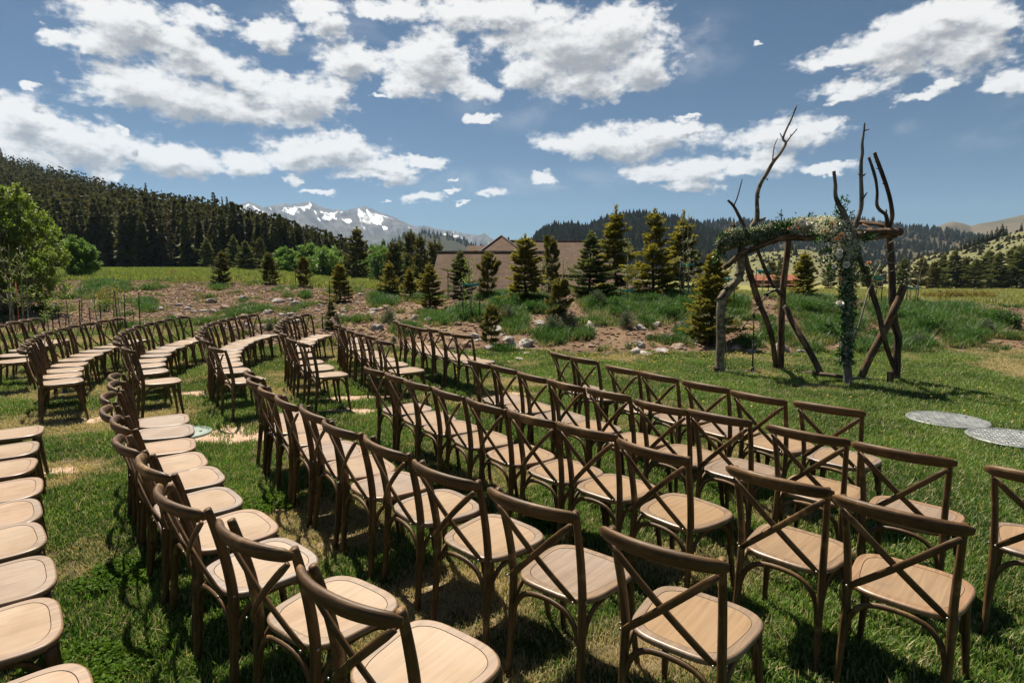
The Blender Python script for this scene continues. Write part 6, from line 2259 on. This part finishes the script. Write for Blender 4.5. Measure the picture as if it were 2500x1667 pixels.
# ---------------------------------------------------------------- garland hung on the arch
GAR = [(('4', 300, 1330, DL - .1), .09), (('4', 400, 1280, DL - .12), .13), (('4', 560, 1265, DL - .14), .11), (('4', 700, 1225, DL - .24), .105), (('4', 850, 1205, DL - .35), .11), (('4', 1000, 1185, DL - .5), .12), (('4', 1150, 1185, DF + .45), .135), (('4', 1270, 1210, DF + .2), .17), (('4', 1370, 1240, DF + .02), .17),
       (('4', 1420, 1330, DF - .06), .16), (('4', 1400, 1420, DF - .1), .16), (('5', 1425, 200, DF - .08), .15), (('5', 1430, 400, DF - .06), .125), (('5', 1430, 600, DF - .05), .11), (('5', 1430, 800, DF - .04), .1), (('5', 1415, 1000, DF - .03), .1), (('5', 1410, 1180, DF - .02), .08)]
gpath = [(W(*(z5 if q[0] == '5' else z4)(q[1], q[2]), q[3]), r) for q, r in GAR]
gar = empty('flower_garland', gpath[8][0])
GO = gpath[8][0]
tag(gar, 'garland of green leaves, small white blossoms and peach roses draped over the log arch', 'garland')
rsg = np.random.default_rng(31)
gp = smooth_path([p for p, _ in gpath], 6)
gr = lerp_list([r for _, r in gpath], 6)
C, Dv, ln = [], [], []
BC, BD = [], []
for i in range(len(gp)):
    down = i / (len(gp) - 1)
    m = 190 if down < .6 else 150
    for k in range(m):
        v = rsg.normal(size=3)
        v /= np.linalg.norm(v)
        q = gr[i] * rsg.random() ** .4 * (1.0 + .25 * rsg.normal())
        p = np.array(gp[i] - GO) + v * q * np.array([1, .8, 1.0])
        C.append(p)
        d = v * .8 + rsg.normal(size=3) * .6
        d[2] -= .25 if down > .5 else 0
        Dv.append(d)
    mb_n = 190 if .3 < down < .66 else 40
    for k in range(mb_n):
        v = rsg.normal(size=3)
        v /= np.linalg.norm(v)
        v[1] = -abs(v[1]) * .8
        q = gr[i] * (.75 + .45 * rsg.random())
        cl_ = np.sin(np.array(gp[i]) * 9.0 + v * 5.0).sum()
        if cl_ < -.2 and rsg.random() < .75:
            continue
        BC.append(np.array(gp[i] - GO) + v * q)
        BD.append(v + rsg.normal(size=3) * .6)
# loose sprigs sticking out
sprigs = [(('4', 815, 1190, DL - .3), (5, 0, 120)), (('4', 830, 1060, DL - .3), None), (('4', 1020, 1110, DL - .5), None), (('4', 1100, 1080, DF + .5), None), (('4', 1380, 930, DF), None), (('4', 1430, 930, DF), None), (('4', 1470, 1060, DF), None), (('4', 1410, 1040, DF), None), (('4', 1340, 940, DF), None), (('4', 960, 1130, DL - .5), None),
          (('4', 280, 1340, DL - .1), None), (('4', 300, 1230, DL - .1), None), (('5', 1310, 1120, DF - .05), None), (('5', 1340, 1200, DF - .05), None), (('5', 1490, 1190, DF - .05), None), (('5', 1510, 640, DF - .05), None), (('5', 1680, 420, DF + .05), None), (('5', 1640, 330, DF + .05), None), (('5', 1620, 70, DF + .05), None), (('5', 1690, 60, DF + .08), None), (('5', 1240, 870, DF - .05), None), (('4', 290, 1440, DL - .1), None), (('4', 330, 1480, DL - .1), None), (('4', 255, 1500, DL - .1), None), (('4', 900, 1120, DL - .4), None), (('4', 1180, 1120, DF + .4), None), (('4', 700, 1150, DL - .2), None), (('4', 640, 1380, DL - .2), None), (('4', 780, 1330, DL - .3), None), (('4', 1150, 1400, DF), None), (('4', 1180, 1500, DF), None), (('4', 1140, 1330, DF), None), (('5', 1300, 240, DF), None), (('5', 1220, 170, DF), None), (('5', 1280, 420, DF), None), (('5', 1260, 350, DF), None), (('5', 230, 300, DL - .1), None), (('5', 260, 220, DL - .1), None)]
mbs = MB()
for (q, _) in sprigs:
    e = W(*(z5 if q[0] == '5' else z4)(q[1], q[2]), q[3])
    b = min(gp, key=lambda s: (s - e).length)
    b = b.lerp(e, .15)
    mbs.tube([b - GO, b.lerp(e, .5) + Vector((.01, 0, .02)) - GO, e - GO], [.004, .003, .0015], 4)
    L = (e - b).length
    for k in range(int(18 + 90 * L)):
        t = .25 + .78 * rsg.random()
        p = b.lerp(e, t)
        C.append(np.array(p - GO) + rsg.normal(size=3) * .018)
        d = np.array((e - b).normalized()) * .6 + rsg.normal(size=3) * .7
        Dv.append(d)
mbs.build('sprig_stem', M_BARK_DARK, gar)
C, Dv = np.array(C), np.array(Dv)
o = link('foliage', leaves_mesh('foliage', C, Dv, .035 + .025 * rsg.random(len(C)), .021, M_GARLAND, rsg), gar)
o['kind'] = 'stuff'
BC, BD = np.array(BC), np.array(BD)
BC = np.repeat(BC, 5, 0) + rsg.normal(size=(len(BC) * 5, 3)) * .011
o = link('small_blossoms', leaves_mesh('small_blossoms', BC, np.repeat(BD, 5, 0) + rsg.normal(size=BC.shape) * .8, .016, .014, M_BLOSSOM, rsg), gar)
o['kind'] = 'stuff'


def rose_mesh(mat, seed):
    rs = np.random.default_rng(seed)
    mb = MB()
    for ring, (n, r, tilt, h) in enumerate(((3, .25, 1.35, .5), (5, .45, 1.1, .5), (6, .7, .8, .42), (7, .95, .45, .3))):
        for k in range(n):
            a = k / n * 6.28 + ring * .5
            c, s = cos(a), sin(a)
            w = r * 3.6 / n + .12
            vs = []
            for (u, t) in ((-.5, 0), (.5, 0), (-.62, .6), (.62, .6), (-.3, 1), (.3, 1)):
                rad = r * (.55 + .45 * t) * (1 - .25 * (tilt > 1) * t) + t * .1 * (1.4 - tilt)
                z = h * t * sin(tilt) + .05
                vs.append((c * rad - s * u * w * 1.6, s * rad + c * u * w * 1.6, z))
            mb.add(vs, [(0, 1, 3, 2), (2, 3, 5, 4)])
    mb.add([(0.3 * cos(a), .3 * sin(a), .05) for a in np.linspace(0, 6.28, 9)[:-1]] + [(0, 0, .42)], [(i, (i + 1) % 8, 8) for i in range(8)])
    return mb.mesh('rose', mat)


RW, RP = rose_mesh(M_ROSE_W, 1), rose_mesh(M_ROSE_P, 2)
for (q, r, w, lab) in [(('4', 1290, 1165, DF), .036, 'p', None), (('4', 1375, 1268, DF - .2), .04, 'p', None), (('4', 1235, 1230, DF + .05), .034, 'p', None), (('4', 985, 1190, DL - .68), .03, 'p', None), (('4', 1330, 1300, DF - .18), .03, 'p', None), (('5', 1620, 300, DF), .034, 'p', None), (('5', 1365, 440, DF - .2), .026, 'p', None), (('5', 1310, 335, DF - .2), .034, 'w', None),
                       (('5', 1420, 318, DF - .22), .05, 'w', None), (('5', 1360, 665, DF - .18), .055, 'w', None), (('4', 1020, 1150, DL - .68), .05, 'w', None), (('4', 1085, 1160, DF + .3), .045, 'w', None), (('4', 1320, 1205, DF - .12), .055, 'w', None), (('5', 1350, 230, DF - .22), .055, 'w', None), (('5', 1360, 200, DF - .24), .04, 'w', None), (('4', 905, 1205, DL - .52), .03, 'p', None), (('4', 1190, 1170, DF + .2), .04, 'w', None)]:
    p = W(*(z5 if q[0] == '5' else z4)(q[1], q[2]), q[3])
    o = link('rose', RP if w == 'p' else RW, gar, p - GO, None, r)
    o.rotation_euler = (Vector((rsg.normal() * .4 - .2, -1, rsg.normal() * .3 + .3))).to_track_quat('Z', 'Y').to_euler()
    o['label'] = 'open peach rose' if w == 'p' else 'white full rose'

# ================================================================ microphone stand
p = W(*z5(575, 1300), 10.15)
p.z = 0
mic = empty('microphone_stand', p)
tag(mic, 'black microphone stand with a slanted boom standing under the log arch', 'microphone stand')


def mp(x, y, dd=0):
    return W(*z5(x, y), 10.15 + dd) - p


mb = MB()
mb.tube([(0, 0, .03), (.0, 0, .09), (.0, 0, .12)], [.03, .026, .014], 10)
mb.build('base_hub', M_BLACK, mic)
for (x, y, dd) in ((482, 1306, -.02), (590, 1340, -.3), (645, 1308, .08)):
    e = mp(x, y, dd)
    e.z = .012
    mb = MB()
    mb.tube([(0, 0, .07), (e.x * .4, e.y * .4, .05), e], [.009, .009, .008], 8)
    leg = mb.build('leg', M_STEEL, mic)
    mb = MB()
    mb.tube([e - Vector(e).normalized() * .03, e + Vector(e).normalized() * .01], [.012, .013], 8)
    mb.build('rubber_foot', M_BLACK, leg)
top = mp(590, 775)
mb = MB()
mb.tube([(0, 0, .1), top * .55], [.0125, .0125], 10)
mb.tube([top * .55, top], [.009, .009], 10)
mb.tube([top * .53, top * .57], [.017, .017], 10)
mb.build('pole', M_BLACK, mic)
mb = MB()
mb.tube([top - Vector((0, 0, .04)), top + Vector((0, 0, .03))], [.02, .02], 10)
mb.tube([top + Vector((0, -.03, 0)), top + Vector((0, .03, 0))], [.014, .014], 8)
mb.build('clutch', M_BLACK, mic)
a, b = mp(468, 912, -.02), mp(706, 596, -.02)
mb = MB()
mb.tube([a, b], [.0085, .0085], 8)
boom = mb.build('boom', M_BLACK, mic)
mb = MB()
mb.tube([a - (b - a).normalized() * .02, a + (b - a).normalized() * .07], [.016, .016], 8)
mb.build('counterweight', M_BLACK, boom)
m0, m1 = mp(684, 586, -.03), mp(790, 540, -.03)
ax = (m1 - m0).normalized()
mb = MB()
mb.tube([m0 + ax * .0, m0 + ax * .1, m0 + ax * .17], [.017, .016, .02], 10)
mcr = mb.build('microphone', M_BLACK, mic)
mb = MB()
mb.tube([m0 + ax * .165, m0 + ax * .18, m0 + ax * .21, m0 + ax * .235, m0 + ax * .24], [.02, .026, .027, .018, .006], 10)
mb.build('grille', M_STEEL, mcr)
mb = MB()
mb.tube([b - ax * .01, b + ax * .02 + Vector((0, 0, .012))], [.014, .02], 8)
mb.build('clip', M_BLACK, mic)

# ================================================================ covers set in the lawn
def lid(p, r, mat, label, diamonds=True, rz=.3, z=.045):
    o = empty('manhole_cover', (p[0], p[1], 0), rz)
    tag(o, label, 'manhole cover', 'round covers set in the lawn')
    n = 48
    mb = MB()
    vs, fs = [], []
    for (rr, zz) in ((r, -.05), (r, z - .006), (r - .008, z), (r - .035, z), (r - .037, z - .004)):
        vs += [(cos(2 * pi * k / n) * rr, sin(2 * pi * k / n) * rr, zz) for k in range(n)]
    for j in range(4):
        for k in range(n):
            k2 = (k + 1) % n
            fs.append((j * n + k, j * n + k2, (j + 1) * n + k2, (j + 1) * n + k))
    mb.add(vs, fs)
    mb.build('rim', mat, o, False)
    mb = MB()
    mb.add([(cos(2 * pi * k / n) * (r - .04), sin(2 * pi * k / n) * (r - .04), z - .003) for k in range(n)], [tuple(range(n))])
    mb.build('plate', mat, o, False)
    if diamonds:
        mb = MB()
        s = .045
        for i in range(-14, 15):
            for j in range(-14, 15):
                x, y = i * s, j * s
                if x * x + y * y > (r - .06) ** 2:
                    continue
                a = .78 if (i + j) % 2 else -.78
                c, q = cos(a), sin(a)
                L, w, hh = .021, .007, .006
                b = z - .003
                mb.add([(x + c * L, y + q * L, b), (x - q * w, y + c * w, b), (x - c * L, y - q * L, b), (x + q * w, y - c * w, b), (x, y, b + hh)], [(0, 1, 4), (1, 2, 4), (2, 3, 4), (3, 0, 4)])
        d = mb.build('tread_lugs', mat, o, False)
        d['kind'] = 'stuff'
    for sx in (-1, 1):
        mb = MB()
        mb.tube([(sx * (r - .11), 0, z - .002), (sx * (r - .11), 0, z + .004)], [.016, .014], 8)
        mb.build('lift_bolt', M_STEEL, o)


lid(W(2311, 1037, 6.8), .41, M_LID, 'pale round metal cover in the lawn, nearer to the arch, wholly in view', True)
lid((5.22, 6.02), .41, M_LID, 'pale round metal cover with raised tread at the frame edge, past the front row', True, .7)
lid(W(452, 1064, 6.32), .27, M_LID2, 'small grey-green round cover on bare dirt in the aisle', False, .2, .02)
